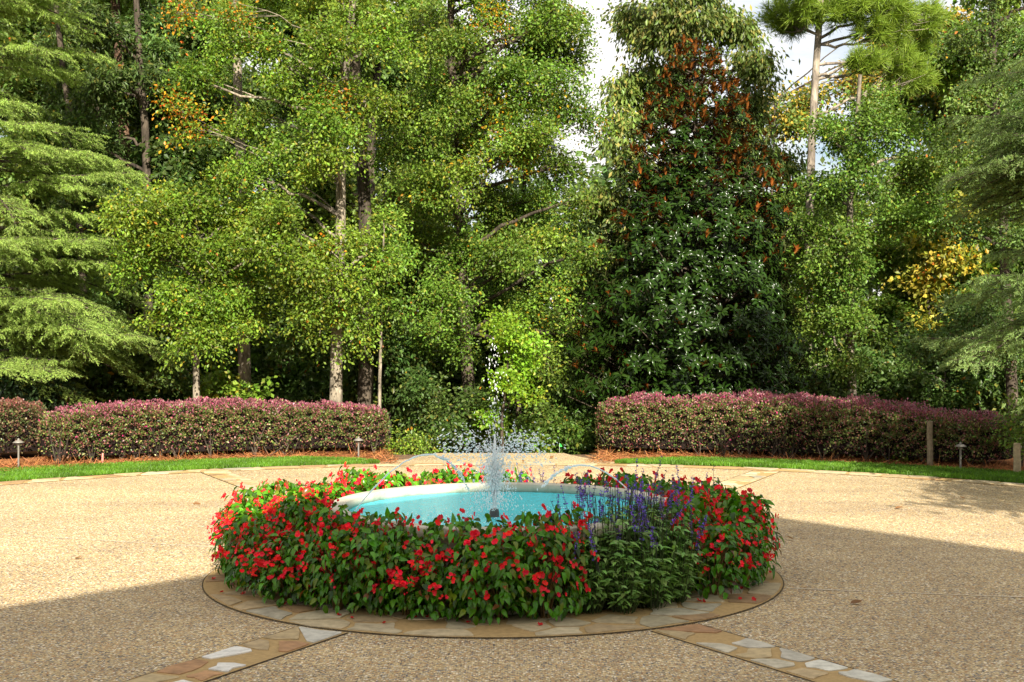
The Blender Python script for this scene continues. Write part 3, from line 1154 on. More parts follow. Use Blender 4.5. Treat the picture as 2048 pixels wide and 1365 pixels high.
def spike_mesh(seed, H=0.34, purple=(0.15, 0.085, 0.48), full=0.88):
    r = rng_of(seed)
    mb = MB()
    bend = r.normal(0, 0.03, 2)
    t = np.linspace(0, 1, 8)
    path = np.stack([bend[0] * t ** 2, bend[1] * t ** 2, H * t], 1)
    tube(mb, path, np.linspace(0.0026, 0.0012, 8), 4, (0.05, 0.055, 0.05))
    P, D = [], []
    for k in range(15):
        tt = 0.42 + 0.58 * k / 14
        if r.random() > full:
            continue
        q = np.array([bend[0] * tt ** 2, bend[1] * tt ** 2, H * tt])
        for m in range(r.integers(2, 6)):
            az = r.uniform(0, 2 * PI)
            P.append(q)
            D.append((math.cos(az), math.sin(az), r.uniform(-0.1, 0.9)))
    P, D = np.array(P), np.array(D)
    n = len(P)
    col = np.array(purple)[None] * r.uniform(0.5, 1.7, (n, 1)) * r.uniform(0.8, 1.2, (n, 3))
    tv, tf = kite(0.36, 0.15, 0.6)
    instance(mb, tv, tf, P, D, rand_dir(r, n), r.uniform(0.010, 0.021, n) * (1.15 - 0.5 * (P[:, 2] / H - 0.42)), col)
    return mb.mesh('flower_spike', M_PETAL)


SALV = [salvia_meshes(300 + k) for k in range(3)]
SPIKE = [spike_mesh(330 + k, 0.30 + 0.02 * k) for k in range(4)] + [spike_mesh(340 + k, 0.36, (0.10, 0.07, 0.22), 0.6) for k in range(2)]


def salvia(x, y, h, wide, nsp, r, label, group):
    o = thing('salvia_plant', label, 'salvia', (x, y, 0.012), group)
    ms = SALV[r.integers(3)]
    ang = r.uniform(0, 2 * PI)
    for nm, m in zip(('foliage', 'stem'), ms):
        c = bpy.data.objects.new(nm, m)
        C.objects.link(c)
        c.parent = o
        c.rotation_euler = (0, 0, ang)
        c.scale = (wide, wide, h / 0.5)
    for k in range(nsp):
        c = bpy.data.objects.new('flower_spike', SPIKE[r.integers(len(SPIKE))])
        C.objects.link(c)
        c.parent = o
        a = r.uniform(0, 2 * PI)
        rr = 0.25 * wide * math.sqrt(r.uniform(0, 1))
        c.location = (math.cos(a) * rr, math.sin(a) * rr, h * r.uniform(0.42, 0.88))
        c.rotation_euler = (r.normal(0, 0.17), r.normal(0, 0.17), r.uniform(0, 6.28))
        z = r.uniform(0.75, 1.15)
        c.scale = (1, 1, z)
    return o


r = rng_of(61)
# angle clockwise from straight away; 180 is the side towards the camera
SAL_FRONT, SAL_BACKR, SAL_BACK = (125, 160), (57, 80), (8, 21)
GAP = (11, 25)
for row, (rad, cnt) in enumerate(((1.47, 38), (1.72, 44))):
    for k in range(cnt):
        a = (k + 0.5 * row) * 360 / cnt + r.uniform(-2, 2)
        rr = rad + r.uniform(-0.03, 0.03)
        aa = a if a <= 180 else a - 360          # -180..180
        if 126 < a < 160:
            continue
        if 10 < aa < 27:
            continue
        side = abs(aa)
        h = 0.60 + 0.03 * math.sin(k * 1.7) + r.uniform(-0.03, 0.03)
        if side > 100:
            h = 0.565 + 0.04 * math.sin(k * 1.3) + r.uniform(-0.03, 0.03)
            if row == 1:
                h -= 0.05
                rr -= 0.05 * min(1.0, (side - 100) / 50)
        if 30 < aa < 75 and row == 0:
            h -= 0.04
        if 168 < a < 178 and row == 0:
            h += 0.03
        if 187 < a < 201:
            h -= 0.095 if row == 0 else 0.05
        if row == 0 and side > 90:
            rr += 0.07 * min(1.0, (side - 90) / 60)
            h += 0.085 * min(1.0, (side - 90) / 35)
        # the two sides bulge over the paving
        bulge = 0.17 * math.sin(math.radians(side)) ** 4 if row == 1 else 0.05 * math.sin(math.radians(side)) ** 4
        rr += bulge
        if aa < -40 and aa > -140:
            kind = 'rich'
        elif 60 < aa < 126:
            kind = 'rich' if r.random() < 0.7 else 'full'
        elif side < 60:
            kind = 'full' if r.random() < 0.75 else 'sparse'
        else:
            kind = 'sparse' if row == 1 and r.random() < 0.7 else 'full'
        if side < 40:
            lab, grp = 'red begonia on the far side of the bed behind the pale coping', 'begonias on the far side of the bed'
        elif aa < -40 and aa > -135:
            lab, grp = 'sunlit red begonia at the rounded end of the bed away from the salvia', 'begonias at the sunlit end of the bed'
        elif 40 <= aa < 127:
            lab, grp = 'red begonia at the rounded end of the bed beyond the purple salvia', 'begonias at the salvia end of the bed'
        else:
            lab, grp = 'shaded glossy red begonia along the near side of the bed', 'begonias along the near side of the bed'
        p = polar(rr, a, 0.0)
        begonia(p[0], p[1], h, r.uniform(0.92, 1.14), kind, r, lab, grp)
for k, (a, rr, h, w, ns_) in enumerate(((127, 1.46, 0.62, 1.2, 10), (135, 1.45, 0.68, 1.25, 11), (143, 1.45, 0.69, 1.25, 12), (151, 1.47, 0.66, 1.2, 11), (159, 1.48, 0.60, 1.0, 7), (130, 1.60, 0.60, 1.2, 7),
                                        (139, 1.61, 0.63, 1.25, 8), (148, 1.62, 0.62, 1.25, 7), (156, 1.60, 0.54, 1.1, 3), (135, 1.52, 0.66, 1.2, 9), (146, 1.53, 0.66, 1.2, 9), (141, 1.72, 0.46, 1.2, 2), (149, 1.72, 0.44, 1.15, 1), (132, 1.70, 0.47, 1.1, 2))):
    p = polar(rr, a, 0.0)
    salvia(p[0], p[1], h, w, ns_, r, 'purple salvia in the clump rising over the near rim of the basin', 'salvia clump on the near side of the bed')
for a, rr, ns_ in ((60, 1.78, 6), (68, 1.84, 6), (76, 1.82, 5)):
    p = polar(rr, a, 0.0)
    salvia(p[0], p[1], 0.44, 0.9, ns_, r, 'thin purple salvia spikes behind the begonias at the shaded bed end', 'salvia behind the begonias')
for a, rr, ns_ in ((9, 1.62, 8), (14, 1.6, 7), (17.5, 1.66, 6)):
    p = polar(rr, a, 0.0)
    salvia(p[0], p[1], 0.40, 0.75, ns_, r, 'small salvia in the far side gap of the bed behind the spray', 'salvia on the far side')
for a, rr, k in ((13, 1.45, 'rich'), (19, 1.48, 'rich')):
    p = polar(rr, a, 0.0)
    begonia(p[0], p[1], 0.46, 0.75, k, r, 'low red begonia among the far salvia behind the spray', 'low begonias in the far gap')
p = polar(1.95, -52, 0.0)
salvia(p[0], p[1], 0.36, 0.7, 3, r, 'faded salvia behind the sunlit begonias', None)

PET = []
for q in range(3):
    mbp = MB()
    instance(mbp, *FLOWER, np.array([(0, 0, 0.006)]), np.array([(0, 1.0, 0.1)]), np.array([(0.2, 0.1, 1.0)]), np.array([0.024 + 0.004 * q]), np.array([(0.5, 0.012, 0.014)]))
    PET.append(mbp.mesh('fallen_petal', M_PETAL))
for k, (px, py) in enumerate(((443, 1190), (427, 1163), (487, 1193), (512, 1190), (572, 1213), (676, 1236), (704, 1242), (769, 1252), (828, 1240), (857, 1239), (937, 1251), (1079, 1256),
                              (1479, 1203), (1405, 1207), (1508, 1205), (1541, 1150), (1481, 1182), (1397, 1207))):
    Z = CAMZ * FPX / (py - 682.5)
    q = at(px, py, Z)
    o = bpy.data.objects.new('fallen_petal', PET[k % 3])
    C.objects.link(o)
    o.location = (q[0], q[1], 0.012)
    o.rotation_euler = (r.normal(0, 0.3), r.normal(0, 0.3), r.uniform(0, 6.28))
    if k == 1:
        tag(o, 'red petals fallen on the aggregate just off the stone ring', 'petal', 'fallen petals')
    else:
        tag(o, 'red petals fallen on the flagstone ring below the bed', 'petal', 'fallen petals')


DRY = []
for q in range(2):
    mbp = MB()
    tv, tf = broad(0.3, 0.12, -0.25)
    instance(mbp, tv, tf, np.array([(0, 0, 0.004)]), np.array([(0, 1.0, 0.1)]), np.array([(0.3 * q, 0.1, 1.0)]), np.array([0.07 + 0.02 * q]), np.array([(0.20, 0.10, 0.04)]))
    DRY.append(mbp.mesh('fallen_leaf', M_LEAF))
for k, (px, py) in enumerate(((1587, 1081), (1790, 1019), (1930, 1000), (385, 1009), (1240, 912), (1100, 918), (1046, 925), (1700, 1210), (150, 1120))):
    q = at(px, py, CAMZ * FPX / (py - 682.5))
    o = bpy.data.objects.new('fallen_leaf', DRY[k % 2])
    C.objects.link(o)
    o.location = (q[0], q[1], 0.006)
    o.rotation_euler = (r.normal(0, 0.2), r.normal(0, 0.2), r.uniform(0, 6.28))
    tag(o, 'small dry brown leaves lying scattered on the pebbled court', 'leaf', 'dry leaves on the court')


# ------------------------------------------------------------------ hedges
def hedge(name, label, a0, a1, r0, r1, hfun, nleaf, seed, pal, top, endround=0.7):
    r = rng_of(seed)
    am = (a0 + a1) / 2
    base = polar(np.array((r0 + r1) / 2), np.array(am), 0.0)
    o = thing(name, label, 'hedge', tuple(base))
    rm, hw = (r0 + r1) / 2, (r1 - r0) / 2
    arc = math.radians(abs(a1 - a0)) * rm

    def surf(s, phi, k):
        """s 0..1 along, phi 0 (near foot) .. pi (far foot) around the section, k 0..1.1 out from the core."""
        e = np.minimum(s, 1 - s) * arc
        endk = np.where(e < endround, np.sqrt(np.clip(1 - (1 - e / endround) ** 2, 0.02, 1)), 1.0)
        H = hfun(s) * (0.72 + 0.28 * endk)
        # boxy section with rounded shoulders
        cx, cz = np.cos(phi), np.sin(phi)
        pw = 0.42
        x = -np.sign(cx) * np.abs(cx) ** pw * hw * endk * k
        z = np.abs(cz) ** pw * H * (1 - (1 - k) * 0.9)
        bump_ = 1 + 0.022 * np.sin(s * arc * 3.1 + phi * 2 + seed) + 0.018 * np.sin(s * arc * 7.3 + phi * 5)
        return rm + x * bump_, a0 + (a1 - a0) * s, z * bump_

    # solid core, coloured dark as inner shade, stops light passing through the leaves
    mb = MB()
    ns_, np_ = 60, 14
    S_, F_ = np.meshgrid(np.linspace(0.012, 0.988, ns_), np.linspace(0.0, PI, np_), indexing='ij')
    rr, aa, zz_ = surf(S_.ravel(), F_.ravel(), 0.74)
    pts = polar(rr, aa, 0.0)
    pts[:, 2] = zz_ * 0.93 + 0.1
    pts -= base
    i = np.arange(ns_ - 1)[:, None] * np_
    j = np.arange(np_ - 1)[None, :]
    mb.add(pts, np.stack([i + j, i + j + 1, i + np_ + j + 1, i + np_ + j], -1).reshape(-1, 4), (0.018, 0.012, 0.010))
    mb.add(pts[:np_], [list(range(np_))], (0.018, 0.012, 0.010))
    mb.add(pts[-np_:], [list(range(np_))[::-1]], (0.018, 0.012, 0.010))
    mb.build('twigs', M_SOIL, o)  # light-blocking solid in place of separate twigs
    for k in range(int(arc * 5)):
        mb = MB()
        s = r.uniform(0.02, 0.98)
        rr, aa, _ = surf(np.array([s]), np.array([0.6]), 0.8)
        q = polar(rr - r.uniform(0, 0.5) * (1 if r.random() < 0.3 else -1) * 0.3, aa, 0.0)[0] - base
        for m in range(3):
            e = q + np.array([r.normal(0, 0.13), r.normal(0, 0.13), r.uniform(0.3, 0.55)])
            tube(mb, bezier(q, (q + e) / 2 + r.normal(0, 0.03, 3), e, 5), np.linspace(0.012, 0.006, 5), 5, (0.10, 0.07, 0.05))
        mb.build('stem', M_DARKBARK, o)
    s = r.uniform(0, 1, nleaf)
    ph = np.where(r.random(nleaf) < 0.55, r.uniform(0.0, 0.5 * PI, nleaf), r.uniform(0.3 * PI, PI, nleaf))
    kk = 1.0 - 0.24 * r.uniform(0, 1, nleaf) ** 1.6
    rr, aa, zz_ = surf(s, ph, kk)
    # leaves sit in small tiers, with darker hollows between
    p = polar(rr, aa, 0.0)
    low = r.uniform(0.03, 0.16, nleaf)
    p[:, 2] = np.maximum(zz_, low) + r.normal(0, 0.012, nleaf)
    hol = np.sin(s * arc * 17 + 3 * np.sin(p[:, 2] * 9)) + np.sin(p[:, 2] * 46 + 2.2 * np.sin(s * arc * 5.3)) + 0.6 * np.sin(s * arc * 41 + p[:, 2] * 23)
    t = np.radians(aa)
    outd = np.stack([np.sin(t), np.cos(t), np.zeros(nleaf)], 1) * (-np.sign(np.cos(ph)) * np.abs(np.cos(ph)) ** 0.6)[:, None]
    outd[:, 2] += np.abs(np.sin(ph)) ** 1.5 * 0.9
    p += outd * (0.026 * hol)[:, None]
    keep = (hol > -0.75) | (r.random(nleaf) < 0.15)
    keep &= ~((p[:, 2] < 0.15) & (r.random(nleaf) < 0.3))
    d = outd * 0.8 + r.normal(0, 0.55, (nleaf, 3)) + np.array([0, 0, 0.25])
    nr = outd * 0.5 + np.array([0, 0, 0.6]) + r.normal(0, 0.4, (nleaf, 3))
    cols = np.array(pal)
    ci = r.choice(len(cols), nleaf, p=np.array([0.20, 0.29, 0.13, 0.23, 0.15]))
    col = cols[ci] * r.uniform(0.6, 1.45, (nleaf, 1))
    H = hfun(s)
    tt = np.clip((p[:, 2] / H - 0.86) / 0.13, 0, 1)
    ist = r.random(nleaf) < tt * 0.8
    col[ist] = np.array(top) * r.uniform(0.55, 1.5, (ist.sum(), 1)) * r.uniform(0.85, 1.15, (ist.sum(), 3))
    fl = (r.random(nleaf) < 0.012) & (s < 0.6)
    col[fl] = np.array([0.42, 0.03, 0.14])
    p -= base
    mb = MB()
    instance(mb, *KITE_W, p[keep], d[keep], nr[keep], r.uniform(0.026, 0.046, nleaf)[keep], col[keep])
    # soft new shoots on top
    n = int(arc * 110)
    s = r.uniform(0.02, 0.98, n)
    rr, aa, zz_ = surf(s, r.uniform(0.2 * PI, 0.7 * PI, n), 1.0)
    q = polar(rr, aa, 0.0)
    q[:, 2] = zz_
    q -= base
    for m in range(4):
        dd = r.normal(0, 0.5, (n, 3))
        dd[:, 2] = 1
        instance(mb, *KITE, q + np.array([0, 0, 0.009 * m - 0.012]) + r.normal(0, 0.005, (n, 3)), dd, rand_dir(r, n), r.uniform(0.02, 0.034, n), np.array(top)[None] * r.uniform(0.5, 1.6, (n, 1)))
    mb.build('foliage', M_HEDGE, o)
    return o


PURP = [(0.21, 0.080, 0.075), (0.095, 0.145, 0.030), (0.25, 0.115, 0.075), (0.07, 0.11, 0.026), (0.22, 0.22, 0.065)]
PINK = (0.25, 0.078, 0.105)
hedge('hedge', 'clipped red leaved hedge behind the grass with three trunks standing behind it', -36.8, -9.6, 10.75, 12.1, lambda s: 0.715 + 0.13 * np.sin(PI * np.clip(s * 0.95 + 0.1, 0, 1)), 62000, 71, PURP, PINK, 0.55)
hedge('hedge', 'long clipped purple leaved hedge in front of the dark magnolia', 7.7, 40.7, 10.5, 12.3, lambda s: 0.85 + 0.08 * np.sin(PI * np.clip(s * 1.15 + 0.05, 0, 1)) - 0.17 * np.clip(s - 0.6, 0, 1) / 0.4, 82000, 72, PURP, PINK, 0.8)
hedge('hedge', 'dark reddish hedge half hidden beyond the other, under the pale cedar', -50, -34.6, 12.1, 13.5, lambda s: 0.86 + 0 * s, 30000, 73,
      [(0.16, 0.075, 0.055), (0.08, 0.11, 0.03), (0.18, 0.09, 0.06), (0.06, 0.08, 0.025), (0.18, 0.15, 0.06)], (0.20, 0.08, 0.06), 0.5)


# ------------------------------------------------------------------ path lights, posts, flag
def path_light(p, h, label):
    o = thing('path_light', label, 'path light', p, 'bronze path lights')
    mb = MB()
    tube(mb, [(0, 0, -0.02), (0, 0, h - 0.05)], 0.0135, 10, (0.17, 0.155, 0.13))
    mb.build('post', M_METAL, o, True)
    mb = MB()
    lathe(mb, [(0.028, h - 0.05), (0.03, h - 0.075), (0.016, h - 0.085)], 20, (0.20, 0.18, 0.15))
    lathe(mb, [(0.016, h - 0.05), (0.078, h - 0.045), (0.082, h - 0.040), (0.040, h - 0.014), (0.016, h - 0.006), (0.013, h + 0.012), (0.004, h + 0.02), (0.0005, h + 0.021)], 24, (0.17, 0.155, 0.13))
    mb.build('shade', M_METAL, o, True)


for px, py, h, lab in ((37, 936, 0.40, 'bronze mushroom path light standing on pine straw under the pale cedar'), (717, 916, 0.31, 'small path light against the end of the red leaved hedge'),
                       (1921, 943, 0.385, 'bronze path light at the grass edge against the shaded hedge')):
    Z = CAMZ * FPX / (py - 682.5)
    q = at(px, py, Z)
    path_light((q[0], q[1], 0.0), h, lab)
for px, py, h, w, lab in ((1870, 938, 0.66, 0.045, 'weathered wooden post in front of the dark hedge leaves'), (2034, 949, 0.42, 0.05, 'pale sunlit wooden post past the end of the hedge')):
    Z = CAMZ * FPX / (py - 682.5)
    q = at(px, py, Z)
    mb = MB()
    rr_ = rng_of(int(px))
    tube(mb, np.array([(0, 0, -0.03), (0.004, 0, h * 0.4), (-0.004, 0.003, h * 0.75), (0.002, 0, h)]), (w, w * 0.96, w * 0.93, w * 0.9), 9, (0.42, 0.33, 0.2) if px > 1900 else (0.22, 0.17, 0.11))  # post in the hedge tinted darker, standing in for dimness among leaves
    o = mb.build('wooden_post', M_WOOD, None, True)
    o.location = (q[0], q[1] + (0 if px > 1900 else 0.22), 0)
    tag(o, lab, 'post', 'wooden posts')
q = at(1119, 905, CAMZ * FPX / (905 - 682.5))
o = thing('marker_flag', 'tiny bright green marker flag beside the road through the hedges', 'flag', (q[0], q[1], 0))
mb = MB()
tube(mb, [(0, 0, 0), (0, 0, 0.15)], 0.003, 5, (0.4, 0.4, 0.4))
mb.build('stake', M_METAL, o)
mb = MB()
mb.add([(0, 0, 0.09), (0.045, 0.01, 0.088), (0.03, 0.012, 0.12), (0, 0, 0.15), (0, 0.003, 0.09), (0.045, 0.013, 0.088), (0.03, 0.015, 0.12), (0, 0.003, 0.15)], [(0, 1, 2, 3), (7, 6, 5, 4), (1, 5, 6, 2)], (0.02, 0.55, 0.07))
mb.build('flag', M_PETAL, o)
q = at(205, 926, CAMZ * FPX / (927 - 682.5))
mb = MB()
tube(mb, [(0, 0, 0), (0, 0, 0.05), (0.004, 0, 0.15)], (0.016, 0.018, 0.014), 8, (0.62, 0.25, 0.2))
o = mb.build('marker_stake', M_WOOD, None, True)
o.location = (q[0], q[1], 0)
tag(o, 'small pink marker stake at the foot of the red leaved hedge', 'stake')


# ------------------------------------------------------------------ trees
def palette(r, n, cl, ncl, base, var, p_y, yel, p_o, ora, cl_o=0.0, warmcl=None):
    col = np.array(base)[None] * r.uniform(1 - var, 1 + var, (n, 1)) * r.uniform(0.88, 1.12, (n, 3))
    clb = r.uniform(0.62, 1.3, ncl)
    col *= clb[cl][:, None]
    y = r.random(n) < p_y * (0.4 + 1.2 * r.random(ncl)[cl])
    col[y] = np.array(yel)[None] * r.uniform(0.7, 1.25, (y.sum(), 1))
    hot = r.random(ncl) < cl_o
    if warmcl is not None:
        hot |= warmcl & (r.random(ncl) < 0.7)
    po = np.where(hot[cl], 0.45, p_o)
    q = r.random(n) < po
    oc = np.array(ora)[None] * r.uniform(0.6, 1.3, (q.sum(), 1)) * np.stack([np.ones(q.sum()), r.uniform(0.6, 2.0, q.sum()), np.ones(q.sum())], 1)
    col[q] = oc
    return col


def grow(seed, lobes, leaf, size, per, sig, droop, pal, dens=1.0, flat=0.6, shell=0.42, hot=()):
    """Leaves of a crown made of clumps on the ends of twigs; returns (mesh builder, twig targets per lobe)."""
    r = rng_of(seed)
    CP, LC, AX, BG = [], [], [], []
    for k, (c, rad) in enumerate(lobes):
        area = (rad[0] * rad[2] + rad[0] * rad[1] + rad[1] * rad[2]) / 3
        n = max(8, int(100 * area * dens))
        nb = max(3, int(n / 9))
        dv = rand_dir(r, nb)
        dv[:, 2] = dv[:, 2] * 0.9 + 0.08
        kk = r.uniform(0.25, 1, nb) ** shell
        st = c[None] + dv * rad[None] * 0.12 + r.normal(0, 0.06, (nb, 3))
        en = c[None] + dv * rad[None] * kk[:, None]
        ln = np.linalg.norm(en - st, axis=1)
        BG.append((st, en, ln))
        bi = r.integers(0, nb, n)
        t = r.uniform(0.30, 1.05, n)
        q = st[bi] + (en - st)[bi] * t[:, None]
        q[:, 2] -= 0.42 * ln[bi] * t ** 2
        q += r.normal(0, 1, q.shape) * np.array([0.06, 0.06, 0.085])
        CP.append(q)
        AX.append(unit((en - st)[bi] + np.array([0, 0, -0.35]) * ln[bi][:, None]))
        LC.append(np.full(n, k))
    CP, LC, AX = np.concatenate(CP), np.concatenate(LC), np.concatenate(AX)
    ncl = len(CP)
    w = r.uniform(0.35, 1.5, ncl)
    cnt = np.maximum(5, (per * 2.2 * w).astype(int))
    cl = np.repeat(np.arange(ncl), cnt)
    n = len(cl)
    off = r.normal(0, 1, (n, 3)) * np.array([sig, sig, sig * flat]) * 0.72 * (0.7 + 0.6 * w[cl])[:, None]
    ax = AX                                                 # each clump is stretched along its bough
    off += ax[cl] * (r.normal(0, sig * 0.9, n))[:, None]
    p = CP[cl] + off
    d = unit(off) * 0.6 + r.normal(0, 0.55, (n, 3)) + np.array([0, 0, -droop])
    nr = r.normal(0, 0.55, (n, 3)) + np.array([0, -0.25, 0.75])
    col = palette(r, n, cl, ncl, warmcl=np.isin(LC, list(hot)) if len(hot) else None, **pal)
    lt = r.uniform(0.78, 1.22, len(lobes))[LC[cl]]           # limbs differ a little in colour
    col = col * np.stack([lt * r.uniform(0.9, 1.1, len(lobes))[LC[cl]], lt, lt], 1)
    mb = MB()
    instance(mb, *leaf, p, d, nr, size * r.uniform(0.6, 1.35, n), col)
    return mb, BG


def tree(name, label, cat, base, trunk, tr, lobes, bark, seed, leaf=KITE, size=0.063, per=34, sig=0.15, droop=0.25, pal=None, dens=1.0, leafmat=None, twigs=10,
         group=None, limb_r=0.34, flat=0.6, shell=0.42, low=0.2, hot=()):
    """base: world point; trunk: world points; lobes: (centre, radii) in world units."""
    r = rng_of(seed + 9000)
    base = np.asarray(base, float)
    o = thing(name, label, cat, tuple(base), group)
    lb = [(np.asarray(c, float) - base, np.asarray(q, float)) for c, q in lobes]
    path = smooth_path(np.asarray(trunk, float) - base, 16, tr * 0.10, r)
    mb = MB()
    rad = tr * np.linspace(1.0, 0.38, 16)
    rad[0] *= 1.35
    rad[1] *= 1.08
    tube(mb, path, rad, 11, None)
    lmb, BG = grow(seed, lb, leaf, size, per, sig, droop, pal, dens, flat, shell, hot)
    zr = path[:, 2]
    for k, (c, q) in enumerate(lb):
        hd = np.linalg.norm(c[:2] - np.array([np.interp(c[2], zr, path[:, 0]), np.interp(c[2], zr, path[:, 1])]))
        za = np.clip(c[2] - hd * r.uniform(0.25, 0.6), zr[-1] * low, zr[-1] * 0.97)
        st = np.array([np.interp(za, zr, path[:, m]) for m in range(3)])
        mid = st + (c - st) * 0.5 + np.array([0, 0, hd * r.uniform(0.02, 0.18)]) + r.normal(0, 0.08, 3)
        rb = np.clip(tr * limb_r * r.uniform(0.75, 1.15), 0.012, 0.12) if k not in hot else 0.013
        lp = bezier(st, mid, c, 9)
        lp[1:-1] += r.normal(0, 0.03, (7, 3))
        tube(mb, lp, np.linspace(rb, rb * 0.4, 9), 7, None)
        bs, be, bl_ = BG[k]
        for i_ in range(min(twigs, len(bs))):
            t = np.linspace(0, 1, 6)[:, None]
            q = bs[i_] + (be[i_] - bs[i_]) * t
            q[:, 2] -= 0.42 * bl_[i_] * t[:, 0] ** 2
            q[0] = lp[r.integers(5, 9)]
            tube(mb, q, np.linspace(rb * 0.36, 0.004, 6), 4, None)
    mb.build('trunk', bark, o, True)
    lmb.build('crown', leafmat or M_LEAF, o)
    return o


def lobes_px(Z, items, seed, depth=1.0, back=0.5):
    """Crown lobes read off the photograph as (px, py, half width px[, half height px[, dz]]) at their own distances."""
    r = rng_of(seed)
    out = []
    for it in items:
        px, py, rx = it[:3]
        ry = (it[3] if len(it) > 3 else rx * 0.8) * 1.18
        dz = it[4] if len(it) > 4 else r.uniform(-1.2, 0.5) * depth
        k = Z / FPX
        out.append((at(px, py, Z + dz), (rx * k, rx * k * 0.85, ry * k)))
        if r.random() < back:
            out.append((at(px + r.uniform(-30, 30), py + r.uniform(-30, 20), Z + dz + r.uniform(1.4, 2.8) * depth), (rx * k * 0.9, rx * k * 0.8, ry * k * 0.9)))
    return out


def trunk_px(Z, pts):
    return [at(px, py, Z) for px, py in pts]


def foot(px, Z):
    x = (px - 1024) / FPX * Z
    return np.array([x, Z, float(ground_z(x, Z)) - 0.05])


GREEN_Y = dict(base=(0.125, 0.198, 0.020), var=0.45, p_y=0.09, yel=(0.24, 0.235, 0.025), p_o=0.004, ora=(0.42, 0.14, 0.012), cl_o=0.012)
GREEN_C = dict(base=(0.112, 0.185, 0.022), var=0.45, p_y=0.08, yel=(0.22, 0.22, 0.03), p_o=0.004, ora=(0.42, 0.17, 0.012), cl_o=0.014)
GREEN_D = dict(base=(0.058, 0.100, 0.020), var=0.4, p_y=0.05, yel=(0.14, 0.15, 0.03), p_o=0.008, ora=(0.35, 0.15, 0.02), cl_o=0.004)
GREEN_M = dict(base=(0.115, 0.19, 0.026), var=0.42, p_y=0.06, yel=(0.18, 0.19, 0.03), p_o=0.006, ora=(0.38, 0.2, 0.02), cl_o=0.004)
OLIVE = dict(base=(0.105, 0.150, 0.030), var=0.4, p_y=0.14, yel=(0.25, 0.23, 0.06), p_o=0.006, ora=(0.3, 0.2, 0.03), cl_o=0.0)
LIME = dict(base=(0.15, 0.27, 0.018), var=0.25, p_y=0.08, yel=(0.26, 0.31, 0.03), p_o=0.0, ora=(0.3, 0.2, 0.03), cl_o=0.0)
GOLD = dict(base=(0.20, 0.215, 0.03), var=0.4, p_y=0.28, yel=(0.36, 0.29, 0.04), p_o=0.03, ora=(0.5, 0.22, 0.02), cl_o=0.05)

# the oak whose pale trunk stands behind the hedge
Z = 22.0
b_ = foot(671, Z)
tr_ = [b_, at(672, 812, Z), at(674, 650, Z), at(681, 430, Z), at(684, 190, Z), at(700, 60, Z), at(722, -120, Z), at(730, -300, Z)]
L = lobes_px(Z, [(470, 70, 95, 70), (560, 130, 90, 70), (420, 170, 70, 55), (610, 220, 90, 60), (500, 240, 90, 60), (570, 300, 75, 55), (660, 320, 70, 50), (470, 340, 60, 45), (640, 70, 80, 60), (760, 60, 80, 60),
                 (540, -60, 120, 80), (680, -80, 120, 80), (740, 200, 70, 60), (560, 440, 90, 60, -1.0), (660, 500, 85, 60, -1.2), (590, 560, 80, 55, -1.2), (700, 580, 75, 60, -1.0), (640, 630, 60, 45, -1.0), (745, 520, 60, 55, -0.6),
                 (720, 660, 45, 40, -0.6)], 201)
HOT = lobes_px(Z, [(345, 225, 48, 30, -0.9), (385, 255, 30, 24, -0.9), (480, 20, 45, 30, -0.9), (355, 25, 30, 22, -0.9), (640, 190, 40, 22, -0.8)], 211, 1.0, 0.0)
L += HOT
tree('oak_tree', 'tall oak with a pale lichened trunk rising behind the red leaved hedge', 'tree', b_, tr_, 0.115, L, M_OAKBARK, 401, pal=GREEN_Y, dens=0.95, size=0.063, twigs=12, low=0.3, hot=range(len(L) - len(HOT), len(L)))

# the smaller oak, nearest, whose low crown catches the sun
Z = 21.2
b_ = foot(395, Z)
tr_ = [b_, at(394, 800, Z), at(392, 690, Z), at(400, 560, Z), at(397, 470, Z)]
L = lobes_px(Z, [(300, 420, 80, 55), (390, 400, 80, 55), (480, 430, 80, 55), (290, 500, 60, 45), (370, 500, 85, 60), (460, 520, 85, 60), (540, 500, 60, 55), (340, 590, 60, 50), (430, 610, 80, 55), (380, 660, 55, 42), (320, 650, 45, 36), (470, 660, 45, 36),
                 (260, 410, 45, 40)], 202, 0.7)
tree('oak_tree', 'low bushy oak on a thin trunk, sunlit leaves reaching down near the hedge', 'tree', b_, tr_, 0.07, L, M_OAKBARK, 402, pal=dict(GREEN_Y, base=(0.135, 0.212, 0.020)), dens=1.22, size=0.063, twigs=12, low=0.35)

# the wide oak in the middle
Z = 24.0
b_ = foot(938, Z)
tr_ = [b_, at(938, 870, Z), at(932, 700, Z), at(925, 540, Z), at(915, 350, Z), at(905, 180, Z), at(900, 40, Z), at(905, -200, Z)]
L = lobes_px(Z, [(860, 60, 95, 75), (980, 40, 100, 75), (1090, 70, 85, 65), (900, 170, 95, 70), (1010, 170, 95, 70), (1110, 200, 70, 55), (830, 270, 85, 65), (940, 290, 95, 65), (1050, 290, 95, 65), (1125, 330, 50, 45),
                 (850, 380, 90, 65), (960, 400, 95, 65), (1070, 400, 85, 65), (830, 480, 80, 60), (920, 500, 80, 55), (1020, 500, 80, 60), (1110, 480, 65, 55), (880, 590, 80, 60), (980, 610, 70, 55), (1090, 590, 70, 60),
                 (1130, 670, 55, 50), (850, 680, 60, 50), (920, 670, 55, 45), (900, -80, 130, 90), (1040, -80, 120, 80), (1100, 720, 45, 40), (1140, 40, 55, 50), (1110, 20, 60, 50), (1125, 100, 60, 50), (1155, 130, 45, 45), (1080, 160, 60, 50), (1145, 225, 45, 45), (1155, 400, 45, 45), (1160, 500, 45, 45), (1060, 120, 60, 50), (930, 100, 70, 50, -1.3), (920, 230, 70, 50, -1.3), (930, 350, 70, 50, -1.3)], 203, 1.2)
